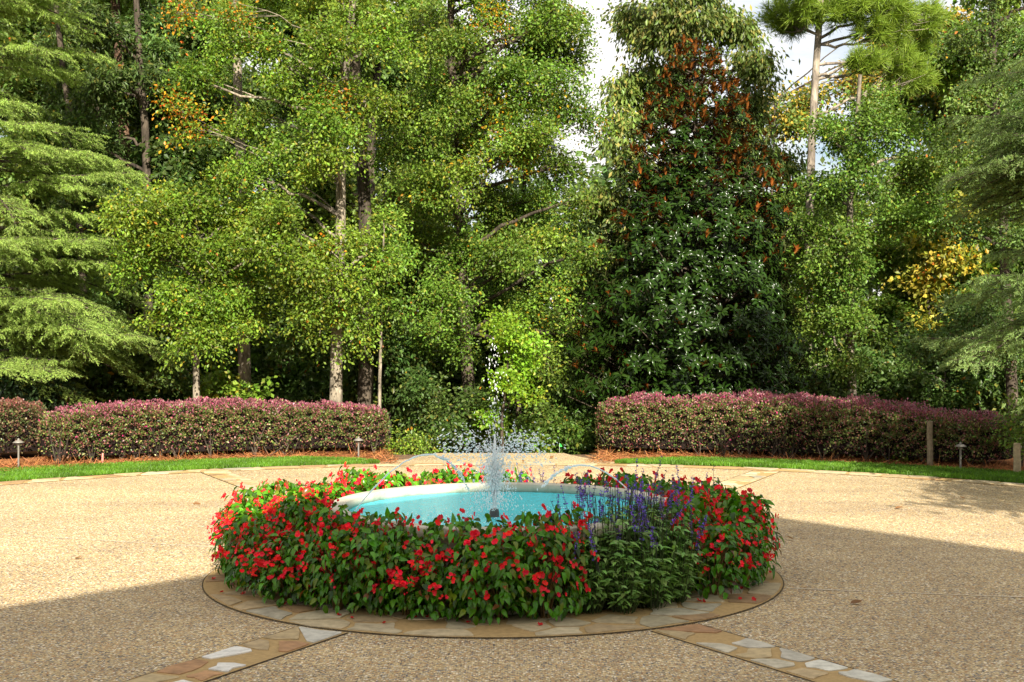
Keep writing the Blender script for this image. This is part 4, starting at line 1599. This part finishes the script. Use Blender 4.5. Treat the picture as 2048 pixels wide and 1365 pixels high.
HOT = lobes_px(Z, [(985, 15, 45, 28, -1.0), (1045, 300, 40, 40, -0.9), (1185, 240, 22, 30, -0.5), (975, 180, 40, 25, -1.0), (1010, 240, 30, 25, -1.0)], 212, 1.0, 0.0)
L += HOT
tree('oak_tree', 'broad oak with a wide yellow green crown standing directly behind the fountain', 'tree', b_, tr_, 0.13, L, M_DARKBARK, 403, pal=GREEN_C, dens=1.0, size=0.062, twigs=12, low=0.22, hot=range(len(L) - len(HOT), len(L)))

# lime green dogwood
Z = 21.6
b_ = foot(1005, Z)
tr_ = [b_, at(1003, 850, Z), at(1012, 760, Z), at(1020, 690, Z)]
L = lobes_px(Z, [(1010, 680, 45, 32), (1055, 735, 42, 30), (1015, 745, 36, 28), (1045, 790, 34, 22), (990, 830, 32, 26), (1030, 660, 34, 24), (1075, 700, 26, 20)], 204, 0.35, 0.2)
tree('dogwood_tree', 'small bright lime green tree at the opening between the hedges', 'tree', b_, tr_, 0.03, L, M_DARKBARK, 404, leaf=KITE_W, pal=LIME, size=0.063, per=26, sig=0.11, dens=1.4, twigs=6, low=0.3, flat=0.35)

# tree with hanging leaves behind the magnolia
Z = 30.0
b_ = foot(1360, Z)
tr_ = [b_, at(1362, 700, Z), at(1370, 300, Z), at(1385, 100, Z), at(1390, -150, Z)]
L = lobes_px(Z, [(1285, 60, 50, 50), (1340, 40, 75, 60), (1440, 40, 75, 60), (1490, 130, 55, 55), (1270, 170, 55, 50), (1490, 220, 50, 50), (1250, 250, 30, 40), (1265, 330, 50, 45), (1480, 300, 50, 50), (1225, 400, 45, 60), (1280, 480, 60, 60), (1360, 180, 80, 80), (1200, 480, 40, 60),
                 (1170, 560, 50, 60), (1210, 620, 50, 70), (1380, -80, 120, 70), (1540, 330, 40, 60), (1480, 420, 60, 70), (1370, 380, 90, 90), (1530, 500, 50, 60), (1180, 690, 50, 50)], 205, 1.0)
tree('beech_tree', 'tall tree with pale hanging olive leaves rising behind the magnolia', 'tree', b_, tr_, 0.16, L, M_DARKBARK, 405, leaf=KITE_N if False else kite(0.2, 0.04, 0.45), pal=OLIVE, size=0.14, per=30, sig=0.2, droop=1.1, dens=0.95, twigs=7)

# broadleaf on the far side of the magnolia
Z = 24.5
b_ = foot(1705, Z)
tr_ = [b_, at(1703, 760, Z), at(1698, 560, Z), at(1700, 400, Z), at(1715, 250, Z), at(1720, 150, Z)]
L = lobes_px(Z, [(1650, 270, 65, 55), (1730, 240, 75, 60), (1820, 250, 75, 60), (1880, 300, 50, 50), (1620, 370, 60, 55), (1710, 350, 80, 60), (1810, 350, 80, 60), (1590, 450, 45, 50), (1670, 460, 80, 60), (1770, 450, 80, 60), (1850, 430, 55, 50), (1620, 550, 60, 55),
                 (1700, 560, 70, 60), (1640, 640, 50, 50), (1720, 650, 70, 55), (1680, 720, 50, 40), (1630, 730, 40, 40), (1740, 190, 50, 40)], 206, 1.0)
tree('maple_tree', 'rounded mid green tree with fine leaves between the magnolia and the shaded cedar', 'tree', b_, tr_, 0.10, L, M_OAKBARK, 406, pal=GREEN_M, size=0.068, dens=1.0, twigs=9)

# dark tree at the far edge, top corner
Z = 23.0
b_ = foot(2030, Z)
tr_ = [b_, at(2020, 700, Z), at(2005, 400, Z), at(1990, 200, Z), at(1985, 0, Z), at(1990, -200, Z)]
L = lobes_px(Z, [(1960, 60, 70, 60), (2040, 100, 70, 60), (1950, 170, 55, 50), (2020, 230, 70, 55), (1940, 280, 45, 40), (2060, 330, 60, 50), (1985, 380, 55, 45), (2090, 200, 80, 80), (2000, -60, 100, 70), (2110, 0, 90, 90), (1930, 470, 40, 40), (2080, 480, 80, 70), (1960, 620, 70, 60), (1890, 680, 60, 50),
                 (2040, 720, 70, 50)], 207, 1.0)
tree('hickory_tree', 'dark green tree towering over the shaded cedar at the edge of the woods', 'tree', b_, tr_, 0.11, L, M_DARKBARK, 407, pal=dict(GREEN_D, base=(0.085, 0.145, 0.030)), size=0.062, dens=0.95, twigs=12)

# dark fine-leaved tree beside the pale cedar
Z = 26.0
b_ = foot(300, Z)
tr_ = [b_, at(300, 760, Z), at(296, 500, Z), at(290, 250, Z), at(270, 0, Z), at(265, -200, Z)]
L = lobes_px(Z, [(120, 60, 70, 60), (210, 60, 75, 60), (300, 40, 75, 60), (160, 160, 70, 60), (250, 160, 75, 60), (130, 260, 60, 55), (220, 280, 70, 60), (160, 380, 60, 55), (240, 400, 60, 50), (190, 480, 60, 50), (330, 130, 60, 60), (100, -60, 110, 70), (260, -70, 110, 70), (280, 560, 50, 50), (210, 580, 60, 50), (360, 330, 60, 50)], 208, 1.0)
tree('willow_oak_tree', 'dark narrow leaved tree between the pale cedar and the sunlit oaks', 'tree', b_, tr_, 0.12, L, M_DARKBARK, 408, leaf=kite(0.15, 0.04, 0.45), pal=dict(GREEN_D, base=(0.075, 0.125, 0.028)), size=0.12, per=34, dens=0.85, twigs=10)

# golden understorey beyond the shaded cedar
for k, (px, Z, lab, items) in enumerate(((1862, 29.0, 'small golden leaved tree glowing in the woods beyond the shaded cedar', [(1850, 560, 45, 35), (1885, 600, 40, 30), (1840, 480, 36, 30), (1905, 500, 36, 30), (1850, 650, 36, 26), (1920, 420, 36, 30)]),
                                          (1545, 34.0, 'thin yellowing tree in the sky gap beside the magnolia top', [(1590, 200, 50, 40), (1545, 240, 40, 35), (1600, 260, 40, 40), (1830, 130, 60, 50), (1860, 60, 60, 50), (1800, 30, 50, 40), (1760, 90, 50, 40), (1770, 170, 50, 40), (1880, 170, 50, 50), (1700, 150, 40, 40)]),
                                          (1665, 33.0, 'low golden shrub seen under the rounded green tree', [(1640, 730, 40, 26), (1690, 745, 40, 22), (1610, 690, 25, 30)]))):
    b_ = foot(px, Z)
    tr_ = [b_, at(px, 700, Z), at(px - 8, 560, Z), at(px + 6, items[0][1] - 20, Z)]
    tree('golden_tree', lab, 'tree', b_, tr_, 0.06, lobes_px(Z, items, 220 + k, 0.6, 0.3), M_DARKBARK, 420 + k, pal=GOLD if k != 1 else dict(OLIVE, p_y=0.45, yel=(0.42, 0.30, 0.05)), size=0.12, per=26, sig=0.2, dens=0.8 if k != 1 else 0.5, twigs=6)


# pines
def pine(label, px, Z, pts, tr, tufts, seed, group=None, ntuft=60, bark=M_PINEBARK):
    r = rng_of(seed)
    b_ = foot(px, Z)
    o = thing('pine_tree', label, 'tree', tuple(b_), group)
    path = smooth_path(np.array([b_] + [at(a, b, Z) for a, b in pts]) - b_, 20, tr * 0.08, r)
    mb, nb = MB(), MB()
    rad = tr * np.linspace(1.0, 0.5, 20)
    rad[0] *= 1.3
    tube(mb, path, rad, 12, None)
    zr = path[:, 2]
    for (qx, qy, rx, ry) in tufts:
        c = at(qx, qy, Z + r.uniform(-0.8, 0.8)) - b_
        R_ = np.array([rx, rx * 0.8, ry]) * Z / FPX
        za = np.clip(c[2] - r.uniform(0.0, 0.55) * np.linalg.norm(c[:2] - path[-1, :2]), 0, zr[-1])
        st = np.array([np.interp(za, zr, path[:, m]) for m in range(3)])
        lp = bezier(st, (st + c) / 2 + np.array([r.normal(0, 0.15), r.normal(0, 0.2), r.uniform(-0.3, 0.15)]), c, 9)
        lp[1:-1] += r.normal(0, 0.03, (7, 3))
        tube(mb, lp, np.linspace(tr * 0.3, 0.015, 9), 7, None)
        for k in range(ntuft):
            e = c + rand_dir(r, 1)[0] * R_ * r.uniform(0.3, 1.0)
            b0 = lp[r.integers(4, 9)]
            ax = unit(e - b0 + np.array([0, 0, 0.15]))
            if k % 2 == 0:
                tube(mb, bezier(b0, (b0 + e) / 2 + np.array([0, 0, -0.06]), e, 4), np.linspace(0.012, 0.005, 4), 4, None)
            n = 60
            d = rand_dir(r, n) * 0.85 + ax[None] * 0.7
            pos = e[None] - ax[None] * r.uniform(0, 0.14, (n, 1))
            col = np.array([0.17, 0.25, 0.025])[None] * r.uniform(0.55, 1.4, (n, 1)) * r.uniform(0.9, 1.1, (n, 3))
            needles(nb, pos, d, rand_dir(r, n), r.uniform(0.14, 0.27, n), 0.009, col)
    mb.build('trunk', bark, o, True)
    nb.build('crown', M_NEEDLE, o)
    return o


pine('tall pine with a bare sunlit upper trunk against the sky gap', 1612, 27.0, [(1612, 800), (1616, 620), (1620, 400), (1624, 250), (1636, 100), (1641, 0), (1645, -160)], 0.118,
     [(1610, 20, 50, 30), (1690, 25, 60, 35), (1760, 60, 60, 35), (1800, 120, 45, 45), (1590, -30, 60, 30), (1700, -60, 80, 40), (1740, 120, 45, 28), (1580, 50, 35, 22), (1790, 20, 45, 30), (1830, 80, 60, 45), (1820, 150, 55, 40), (1660, 0, 70, 40), (1730, 0, 70, 40), (1560, 25, 45, 35), (1860, 30, 50, 40)], 431, ntuft=46, bark=M_PALEPINE)
pine('thick dark pine trunk close beside the pale oak trunk', 731, 23.6, [(731, 810), (733, 700), (735, 560), (728, 380), (712, 180), (705, 20), (705, -140)], 0.155,
     [(650, -60, 70, 40), (760, -80, 70, 40), (700, 10, 50, 25), (610, 30, 45, 25)], 432, ntuft=34, bark=M_DARKBARK)
pine('grey straight pine trunk between the bushy oak and the pale oak', 491, 24.0, [(491, 800), (488, 640), (484, 450), (478, 200), (472, 20), (470, -160)], 0.13, [(440, -70, 80, 40), (520, -60, 80, 40), (470, 20, 45, 25)], 433, ntuft=34, bark=M_OAKBARK)
pine('reddish pine trunk in the dark behind the bushy oak', 272, 27.0, [(272, 790), (268, 640), (258, 470), (250, 300), (235, 100), (228, -60), (225, -200)], 0.16, [(160, -70, 80, 40), (270, -90, 80, 40), (225, 10, 45, 25)], 434, ntuft=34)
pine('dark pine trunk in the woods behind the pale cedar', 172, 25.5, [(172, 800), (170, 640), (160, 470), (150, 300), (120, 100), (100, -120)], 0.09, [(60, -90, 80, 40), (140, -60, 60, 30)], 435, ntuft=30, bark=M_DARKBARK)
Z = 22.2
b_ = foot(760, Z)
tree('sapling_tree', 'slender sapling with a pole thin trunk between the thick pine and the broad oak', 'tree', b_, [b_, at(759, 810, Z), at(761, 700, Z), at(765, 590, Z), at(768, 440, Z)], 0.036,
     lobes_px(Z, [(770, 450, 45, 40), (790, 520, 40, 35), (745, 560, 35, 30), (785, 600, 30, 26)], 236, 0.5, 0.2), M_OAKBARK, 436, pal=GREEN_C, twigs=6)
pine('dark trunk in the opening behind the lime green tree', 1038, 25.0, [(1038, 830), (1040, 700), (1046, 500), (1050, 300)], 0.06, [(1050, 290, 60, 30)], 437, ntuft=20, bark=M_DARKBARK)


# magnolia
def magnolia():
    r = rng_of(441)
    Z = 22.6
    b_ = foot(1392, Z)
    o = thing('magnolia_tree', 'dark glossy cone shaped magnolia with rust coloured leaf undersides', 'tree', tuple(b_))
    ys = np.array([70, 90, 130, 200, 300, 400, 500, 600, 700, 780, 830])
    wl = np.array([6, 34, 56, 84, 112, 140, 190, 210, 205, 205, 165])
    wr = np.array([6, 34, 54, 108, 128, 160, 170, 185, 198, 200, 160])
    k = Z / FPX
    n = 4200
    # more rosettes where the cone is wide
    yy = np.interp(r.uniform(0, 1, n * 3) ** 0.62, [0, 1], [72, 815])
    th = r.uniform(0, 2 * PI, n * 3)
    yy, th = yy[:n], th[:n]
    side = np.cos(th)
    w = np.where(side < 0, np.interp(yy, ys, wl), np.interp(yy, ys, wr)) * k
    lump = 1 + 0.20 * np.sin(th * 5 + yy * 0.031) * np.sin(yy * 0.045 + 2 * np.sin(th * 2)) + 0.12 * np.sin(th * 9 + yy * 0.09) + r.normal(0, 0.05, n)
    rad = w * lump * np.where(r.random(n) < 0.72, r.uniform(0.86, 1.02, n), r.uniform(0.45, 0.86, n))
    ax_x = (1390 - 1024) * k
    p = np.stack([ax_x + rad * np.cos(th), Z + rad * 0.92 * np.sin(th), CAMZ - (yy - 682.5) * k + r.normal(0, 0.04, n)], 1) - b_
    up = np.clip((520 - yy) / 420, 0, 1)                    # shoots stand upright towards the top
    outd = np.stack([np.cos(th), np.sin(th), np.zeros(n)], 1)
    closed = np.where(r.random(n) < 0.07 + 0.80 * up ** 1.0, r.uniform(0.5, 1.0, n), 0)
    ax = unit(outd * (0.8 - 0.35 * up)[:, None] + np.array([0, 0, 1.0]) * (0.45 + 0.4 * up + 1.6 * closed)[:, None] + r.normal(0, 0.22, (n, 3)))
    P, D, NR, SZ, CO = [], [], [], [], []
    m = 10
    for q in range(m):
        az = q * 2.4 + r.uniform(-0.4, 0.4, n)
        e1 = unit(np.cross(ax, np.array([0.31, 0.17, 0.9])))
        e2 = np.cross(ax, e1)
        lat = np.cos(az)[:, None] * e1 + np.sin(az)[:, None] * e2
        op = np.radians(np.clip(r.normal(64, 16, n) - 46 * closed, 14, 96))
        d = np.cos(op)[:, None] * ax + np.sin(op)[:, None] * lat
        nr = np.sin(op)[:, None] * ax - np.cos(op)[:, None] * lat   # upper face looks in and up
        P.append(p + lat * 0.012 - ax * 0.008 * q)
        D.append(d)
        NR.append(nr + r.normal(0, 0.12, (n, 3)))
        SZ.append(r.uniform(0.085, 0.145, n) * (1 - 0.15 * up))
        CO.append(np.concatenate([np.array([0.013, 0.029, 0.004])[None] * r.uniform(0.6, 1.6, (n, 1)) * r.uniform(0.9, 1.1, (n, 3)), np.where(closed > 0, r.uniform(0.6, 1.0, n), r.uniform(0, 0.07, n))[:, None]], 1))
    lf = broad(0.19, 0.11, 0.38, ((0.0, 0.12), (0.3, 0.85), (0.62, 1.0), (0.88, 0.6), (1.0, 0.08)))
    mb = MB()
    instance(mb, *lf, np.concatenate(P), np.concatenate(D), np.concatenate(NR), np.concatenate(SZ), np.concatenate(CO))
    mb.build('crown', M_MAG, o, True)
    mb = MB()
    top = at(1390, 85, Z) - b_
    tp = smooth_path(np.array([(0, 0, 0), top * np.array([1, 1, 0.5]), top]), 14, 0.02, r)
    tube(mb, tp, np.linspace(0.16, 0.02, 14), 10, None)
    for q in r.choice(n, 420, replace=False):
        zb = max(0.25, p[q, 2] - 0.45 * np.linalg.norm(p[q, :2]))
        st = np.array([np.interp(zb, tp[:, 2], tp[:, 0]), np.interp(zb, tp[:, 2], tp[:, 1]), zb])
        tube(mb, bezier(st, (st + p[q]) / 2 + np.array([0, 0, -0.1]), p[q], 6), np.linspace(0.022, 0.008, 6), 5, None)
    mb.build('trunk', M_DARKBARK, o, True)


magnolia()


# deodar cedars
def cedar(label, base, H, zlist, lens, seed, col, az_focus=None, trunk_r=0.2, tuft=1.0):
    r = rng_of(seed)
    o = thing('cedar_tree', label, 'tree', tuple(base))
    mb, nb = MB(), MB()
    tp = np.array([(0, 0, t * H) for t in np.linspace(0, 1, 14)])
    tp[1:-1, :2] += r.normal(0, 0.03, (12, 2))
    tube(mb, tp, np.linspace(trunk_r, 0.02, 14), 10, None)
    P, D, NR, CO = [], [], [], []
    for z0, ln in zip(zlist, lens):
        az = r.uniform(0, 2 * PI) if az_focus is None or r.random() < 0.35 else az_focus + r.normal(0, 0.75)
        ln = ln * r.uniform(0.72, 1.1)
        hd = np.array([math.cos(az), math.sin(az), 0])
        st = np.array([0, 0, z0])
        mid = st + hd * ln * 0.55 + np.array([0, 0, ln * r.uniform(0.02, 0.16)])
        e = st + hd * ln + np.array([0, 0, -ln * r.uniform(-0.10, 0.28)])
        bp = bezier(st, mid, e, 16)
        tube(mb, bp, np.linspace(0.032, 0.005, 16), 6, None)
        nside = int(ln * 15)
        for k in range(nside):
            t = 0.14 + 0.86 * (k + r.uniform(0, 1)) / nside
            q = np.array([np.interp(t, np.linspace(0, 1, 16), bp[:, m]) for m in range(3)])
            s = 1 if k % 2 else -1
            ang = az + s * r.uniform(0.45, 1.05)
            l2 = (0.20 + 0.62 * math.sin(PI * min(1, t * 0.9 + 0.08)) ** 0.8) * min(1.0, ln / 2.0) * r.uniform(0.6, 1.15)
            if t > 0.95:
                ang, l2 = az, 0.25
            d2 = np.array([math.cos(ang), math.sin(ang), r.uniform(-0.05, 0.12)])
            tip = q + d2 * l2 + np.array([0, 0, -l2 * r.uniform(0.10, 0.42)])
            bl = bezier(q, q + d2 * l2 * 0.55 + np.array([0, 0, 0.03]), tip, 7)
            tube(mb, bl, np.linspace(0.006, 0.002, 7), 3, None, False)
            # fine side shoots lie forward along the spray, each set with short needles
            lat = unit(np.cross(d2, np.array([0, 0, 1.0])))
            ns_ = int((l2 * 26 + 3) * tuft)
            tt = r.uniform(0.05, 1.0, ns_)
            c = np.stack([np.interp(tt, np.linspace(0, 1, 7), bl[:, m]) for m in range(3)], 1)
            fw = unit(tip - q)
            sg = np.where(r.random(ns_) < 0.5, -1.0, 1.0)
            sdir = unit(fw[None] * r.uniform(0.6, 1.1, (ns_, 1)) + sg[:, None] * lat[None] * r.uniform(0.25, 0.8, (ns_, 1)) + np.array([0, 0, -0.12]) + r.normal(0, 0.10, (ns_, 3)))
            sl = r.uniform(0.05, 0.17, ns_) * (1.1 - 0.5 * tt)
            nn = 15
            f_ = np.tile(np.linspace(0.02, 1, nn), ns_)
            ii = np.repeat(np.arange(ns_), nn)
            cc = c[ii] + sdir[ii] * (sl[ii] * f_)[:, None]
            cc[:, 2] -= 0.25 * sl[ii] * f_ ** 2
            P.append(cc)
            D.append(sdir[ii] * 0.8 + r.normal(0, 0.45, (ns_ * nn, 3)))
            b1 = r.uniform(0.75, 1.25)
            CO.append(np.array(col)[None] * b1 * r.uniform(0.6, 1.4, (ns_ * nn, 1)) * r.uniform(0.9, 1.1, (ns_ * nn, 3)))
    P, D, CO = np.concatenate(P), np.concatenate(D), np.concatenate(CO)
    n = len(P)
    needles(nb, P, D, rand_dir(r, n) * 0.7 + np.array([0, -0.2, 1.0]), r.uniform(0.026, 0.044, n), r.uniform(0.0055, 0.009, n), CO)
    mb.build('trunk', M_DARKBARK, o, True)
    nb.build('crown', M_NEEDLE, o)
    return n


rr_ = rng_of(77)
zl = np.sort(rr_.uniform(1.25, 9.6, 112))
cedar('pale green sunlit cedar with layered feathery sprays beyond the dark hedge', (-9.3, 22.4, -0.1), 10.2, zl, np.interp(zl, [0.8, 2.0, 3.0, 5.5, 9.0], [2.4, 3.3, 3.2, 2.4, 1.6]), 451, (0.26, 0.36, 0.080), -0.25)
zl = np.sort(np.concatenate([rr_.uniform(1.9, 5.2, 48), [1.5, 1.62, 1.75]]))
cedar('blue green shaded cedar whose branch reaches over the end of the purple hedge', (8.0, 16.2, 0.0), 5.6, zl, np.interp(zl, [0.7, 1.6, 2.2, 3.5, 7.0], [2.9, 3.3, 2.6, 2.2, 1.9]), 452, (0.19, 0.275, 0.085), PI - 0.15)

# an oak added out of view to shade the near cedar and that end of the hedge
b_ = np.array([9.3, 4.6, 0.0])
r = rng_of(79)
LB = [(b_ + np.array([r.normal(0, 0.9), r.normal(0, 0.9), z]), (1.3, 1.2, 0.9)) for z in np.linspace(4.0, 12.5, 15)]
tree('oak_tree', 'unseen oak added beside the court to shade the cedar and hedge', 'tree', b_, [b_, b_ + np.array([0, 0.1, 4]), b_ + np.array([0.1, 0, 8]), b_ + np.array([0, 0, 12])], 0.2, LB, M_OAKBARK, 480, pal=GREEN_M, size=0.14, per=14, sig=0.26, dens=0.34, twigs=5)


# shrubs in front of and under the trees
def shrub(name, label, px, Z, items, seed, pal, size=0.07, leaf=KITE, per=26, sig=0.11, dens=1.3, group=None, mat=None):
    b_ = foot(px, Z)
    top = at(items[0][0], items[0][1], Z)
    return tree(name, label, 'shrub', b_, [b_, (b_ + top) / 2 + np.array([0.05, 0, 0]), top], 0.03, lobes_px(Z, items, seed, 0.3, 0.4), M_DARKBARK, seed + 500, leaf=leaf, pal=pal, size=size, per=per, sig=sig, dens=dens, twigs=6, low=0.1, group=group, leafmat=mat)


shrub('shrub', 'rounded mid green shrub at the end of the purple hedge behind the spray', 1085, 22.4, [(1085, 830, 45, 26), (1060, 850, 40, 28), (1120, 850, 42, 30), (1150, 865, 40, 35), (1085, 878, 50, 28)], 501, dict(GREEN_M, base=(0.075, 0.13, 0.02)))
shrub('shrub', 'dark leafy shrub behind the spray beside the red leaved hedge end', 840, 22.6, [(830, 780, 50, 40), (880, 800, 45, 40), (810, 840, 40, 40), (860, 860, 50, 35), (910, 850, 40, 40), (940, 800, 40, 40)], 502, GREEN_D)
shrub('shrub', 'low bright green ground shrub at the foot of the dark shrubs', 830, 21.6, [(830, 888, 36, 10), (862, 890, 30, 9), (800, 892, 22, 7)], 503, dict(GREEN_Y, p_o=0.0, cl_o=0.0), size=0.05)
shrub('shrub', 'green shrub in the middle of the opening right behind the spray', 985, 23.0, [(985, 840, 40, 34), (1010, 870, 40, 30), (955, 870, 36, 30)], 504, GREEN_M)
shrub('shrub', 'dark shrub filling the gap between magnolia and the end of the purple hedge', 1160, 23.6, [(1150, 790, 45, 50), (1170, 850, 40, 40), (1120, 790, 40, 40)], 505, GREEN_D)
shrub('shrub', 'light green shrub at the far end of the purple hedge by the pale post', 2040, 18.3, [(2040, 850, 22, 26), (2055, 815, 22, 22), (2030, 880, 14, 16)], 506, GREEN_M, size=0.05)
shrub('shrub', 'leafy sapling with big pale leaves just above the red leaved hedge', 440, 22.4, [(420, 775, 30, 18), (455, 785, 26, 14), (520, 780, 30, 16)], 507, dict(GREEN_Y, p_o=0.0, cl_o=0.0), size=0.10, leaf=KITE_W, dens=0.9, per=16)
shrub('shrub', 'glossy broad leaved evergreen shrub above the dark hedge below the cedar', 50, 22.3, [(30, 770, 50, 34), (80, 790, 45, 26), (110, 770, 35, 24)], 508, dict(GREEN_D, base=(0.04, 0.075, 0.03)), size=0.14, leaf=kite(0.2, 0.05), per=16, dens=1.2, mat=M_GLOSS)
shrub('shrub', 'yellow green bush glimpsed under the shaded part of the purple hedge', 1815, 19.3, [(1815, 900, 26, 16), (1790, 912, 20, 12)], 509, LIME, size=0.04, dens=1.6)

# evergreen understorey in the shade, and the woods behind
r = rng_of(91)
b_ = np.zeros(3)
und = []
for v_ in range(3):
    LB = [(np.array([r.normal(0, 0.75), r.normal(0, 0.5), r.uniform(0.4, 2.3)]), (0.7, 0.6, 0.5)) for q in range(10)]
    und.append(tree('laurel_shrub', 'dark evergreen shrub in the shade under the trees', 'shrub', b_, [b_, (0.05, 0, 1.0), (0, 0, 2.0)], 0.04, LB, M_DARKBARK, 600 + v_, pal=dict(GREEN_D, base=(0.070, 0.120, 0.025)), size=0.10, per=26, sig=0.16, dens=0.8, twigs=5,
                    group='evergreen shrubs under the trees'))
k = 0
for row, (Z0, x0, x1, st) in enumerate(((25.0, -11.5, 11.5, 1.5), (28.0, -13, 13, 1.7), (32.0, -14, 14, 2.0))):
    for x in np.arange(x0, x1, st):
        z_ = Z0 + r.uniform(-0.7, 0.7)
        xx = x + r.uniform(-0.4, 0.4)
        if row == 0 and -1.0 < xx < 1.2:
            continue
        s_ = r.uniform(0.8, 1.25) * (1 + 0.12 * row)
        loc = (xx, z_, float(ground_z(xx, z_)) - 0.05)
        if k < 3:
            und[k].location = loc
            und[k].scale = (s_, s_, s_)
        else:
            copy_thing(und[k % 3], loc, r.uniform(0, 6.28), (s_, s_, s_))
        k += 1
woods = []
for v_ in range(4):
    H = 11.0
    LB = []
    for q in range(24):
        z = r.uniform(2.2, 11.0)
        R_ = 1.9 * math.sin(PI * np.clip((z - 0.8) / 11.5, 0.05, 1)) ** 0.7
        a = r.uniform(0, 2 * PI)
        LB.append((np.array([math.cos(a) * R_ * r.uniform(0.3, 1), math.sin(a) * R_ * r.uniform(0.3, 1), z]), (r.uniform(0.7, 1.1), r.uniform(0.7, 1.1), r.uniform(0.5, 0.8))))
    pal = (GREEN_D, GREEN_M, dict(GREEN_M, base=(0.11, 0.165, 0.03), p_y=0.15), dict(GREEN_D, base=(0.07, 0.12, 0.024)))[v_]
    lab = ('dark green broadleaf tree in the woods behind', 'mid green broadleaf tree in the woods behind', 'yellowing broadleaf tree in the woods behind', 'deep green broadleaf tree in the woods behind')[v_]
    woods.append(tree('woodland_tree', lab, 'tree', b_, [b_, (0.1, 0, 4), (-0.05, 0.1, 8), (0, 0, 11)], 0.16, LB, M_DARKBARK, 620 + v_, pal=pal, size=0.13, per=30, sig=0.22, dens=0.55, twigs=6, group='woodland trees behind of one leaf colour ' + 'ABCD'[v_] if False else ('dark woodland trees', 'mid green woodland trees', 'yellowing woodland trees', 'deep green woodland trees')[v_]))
used = [False] * 4
for Z0, st in ((29.5, 3.0), (35.0, 3.2), (42.0, 3.8)):
    half_w = 0.40 * Z0 + 3.5
    for x in np.arange(-half_w, half_w, st):
        xx, z_ = x + r.uniform(-0.8, 0.8), Z0 + r.uniform(-1.5, 1.5)
        px = 1024 + xx / z_ * FPX
        g = float(ground_z(xx, z_)) - 0.05
        s_ = r.uniform(0.95, 1.2) * (1 + 0.012 * (Z0 - 29))
        top_y = None
        if 960 < px < 1380:
            top_y = 400
        elif 1440 < px < 1760:
            top_y = 350
        elif 1380 <= px <= 1440:
            top_y = 230
        if top_y is not None:
            s_ = min(s_, (CAMZ - (top_y - 682.5) / FPX * z_ - g) / 11.8)
        v_ = int(r.integers(4))
        loc = (xx, z_, g)
        w_ = max(s_, 0.75)
        if not used[v_]:
            used[v_] = True
            woods[v_].location = loc
            woods[v_].scale = (w_, w_, s_)
            woods[v_].rotation_euler = (0, 0, r.uniform(0, 6.28))
        else:
            copy_thing(woods[v_], loc, r.uniform(0, 6.28), (w_, w_, s_))
# far wood as one mass
n = 60000
r = rng_of(95)
x = r.uniform(-34, 34, n)
y = r.uniform(48, 56, n)
hh = 7.6 + 1.2 * np.sin(x * 0.55) + 0.8 * np.sin(x * 1.7 + 1) + r.normal(0, 0.4, n)
z = -3.0 + (hh + 3.0) * r.uniform(0, 1, n) ** 0.8
mb = MB()
d = rand_dir(r, n)
col = np.array([0.06, 0.10, 0.025])[None] * r.uniform(0.5, 1.5, (n, 1)) * r.uniform(0.85, 1.15, (n, 3))
instance(mb, *KITE_W, np.stack([x, y, z], 1), d, r.normal(0, 0.6, (n, 3)) + np.array([0, -0.6, 0.5]), r.uniform(0.25, 0.5, n), col)
o = mb.build('forest', M_LEAF)
o['kind'] = 'stuff'
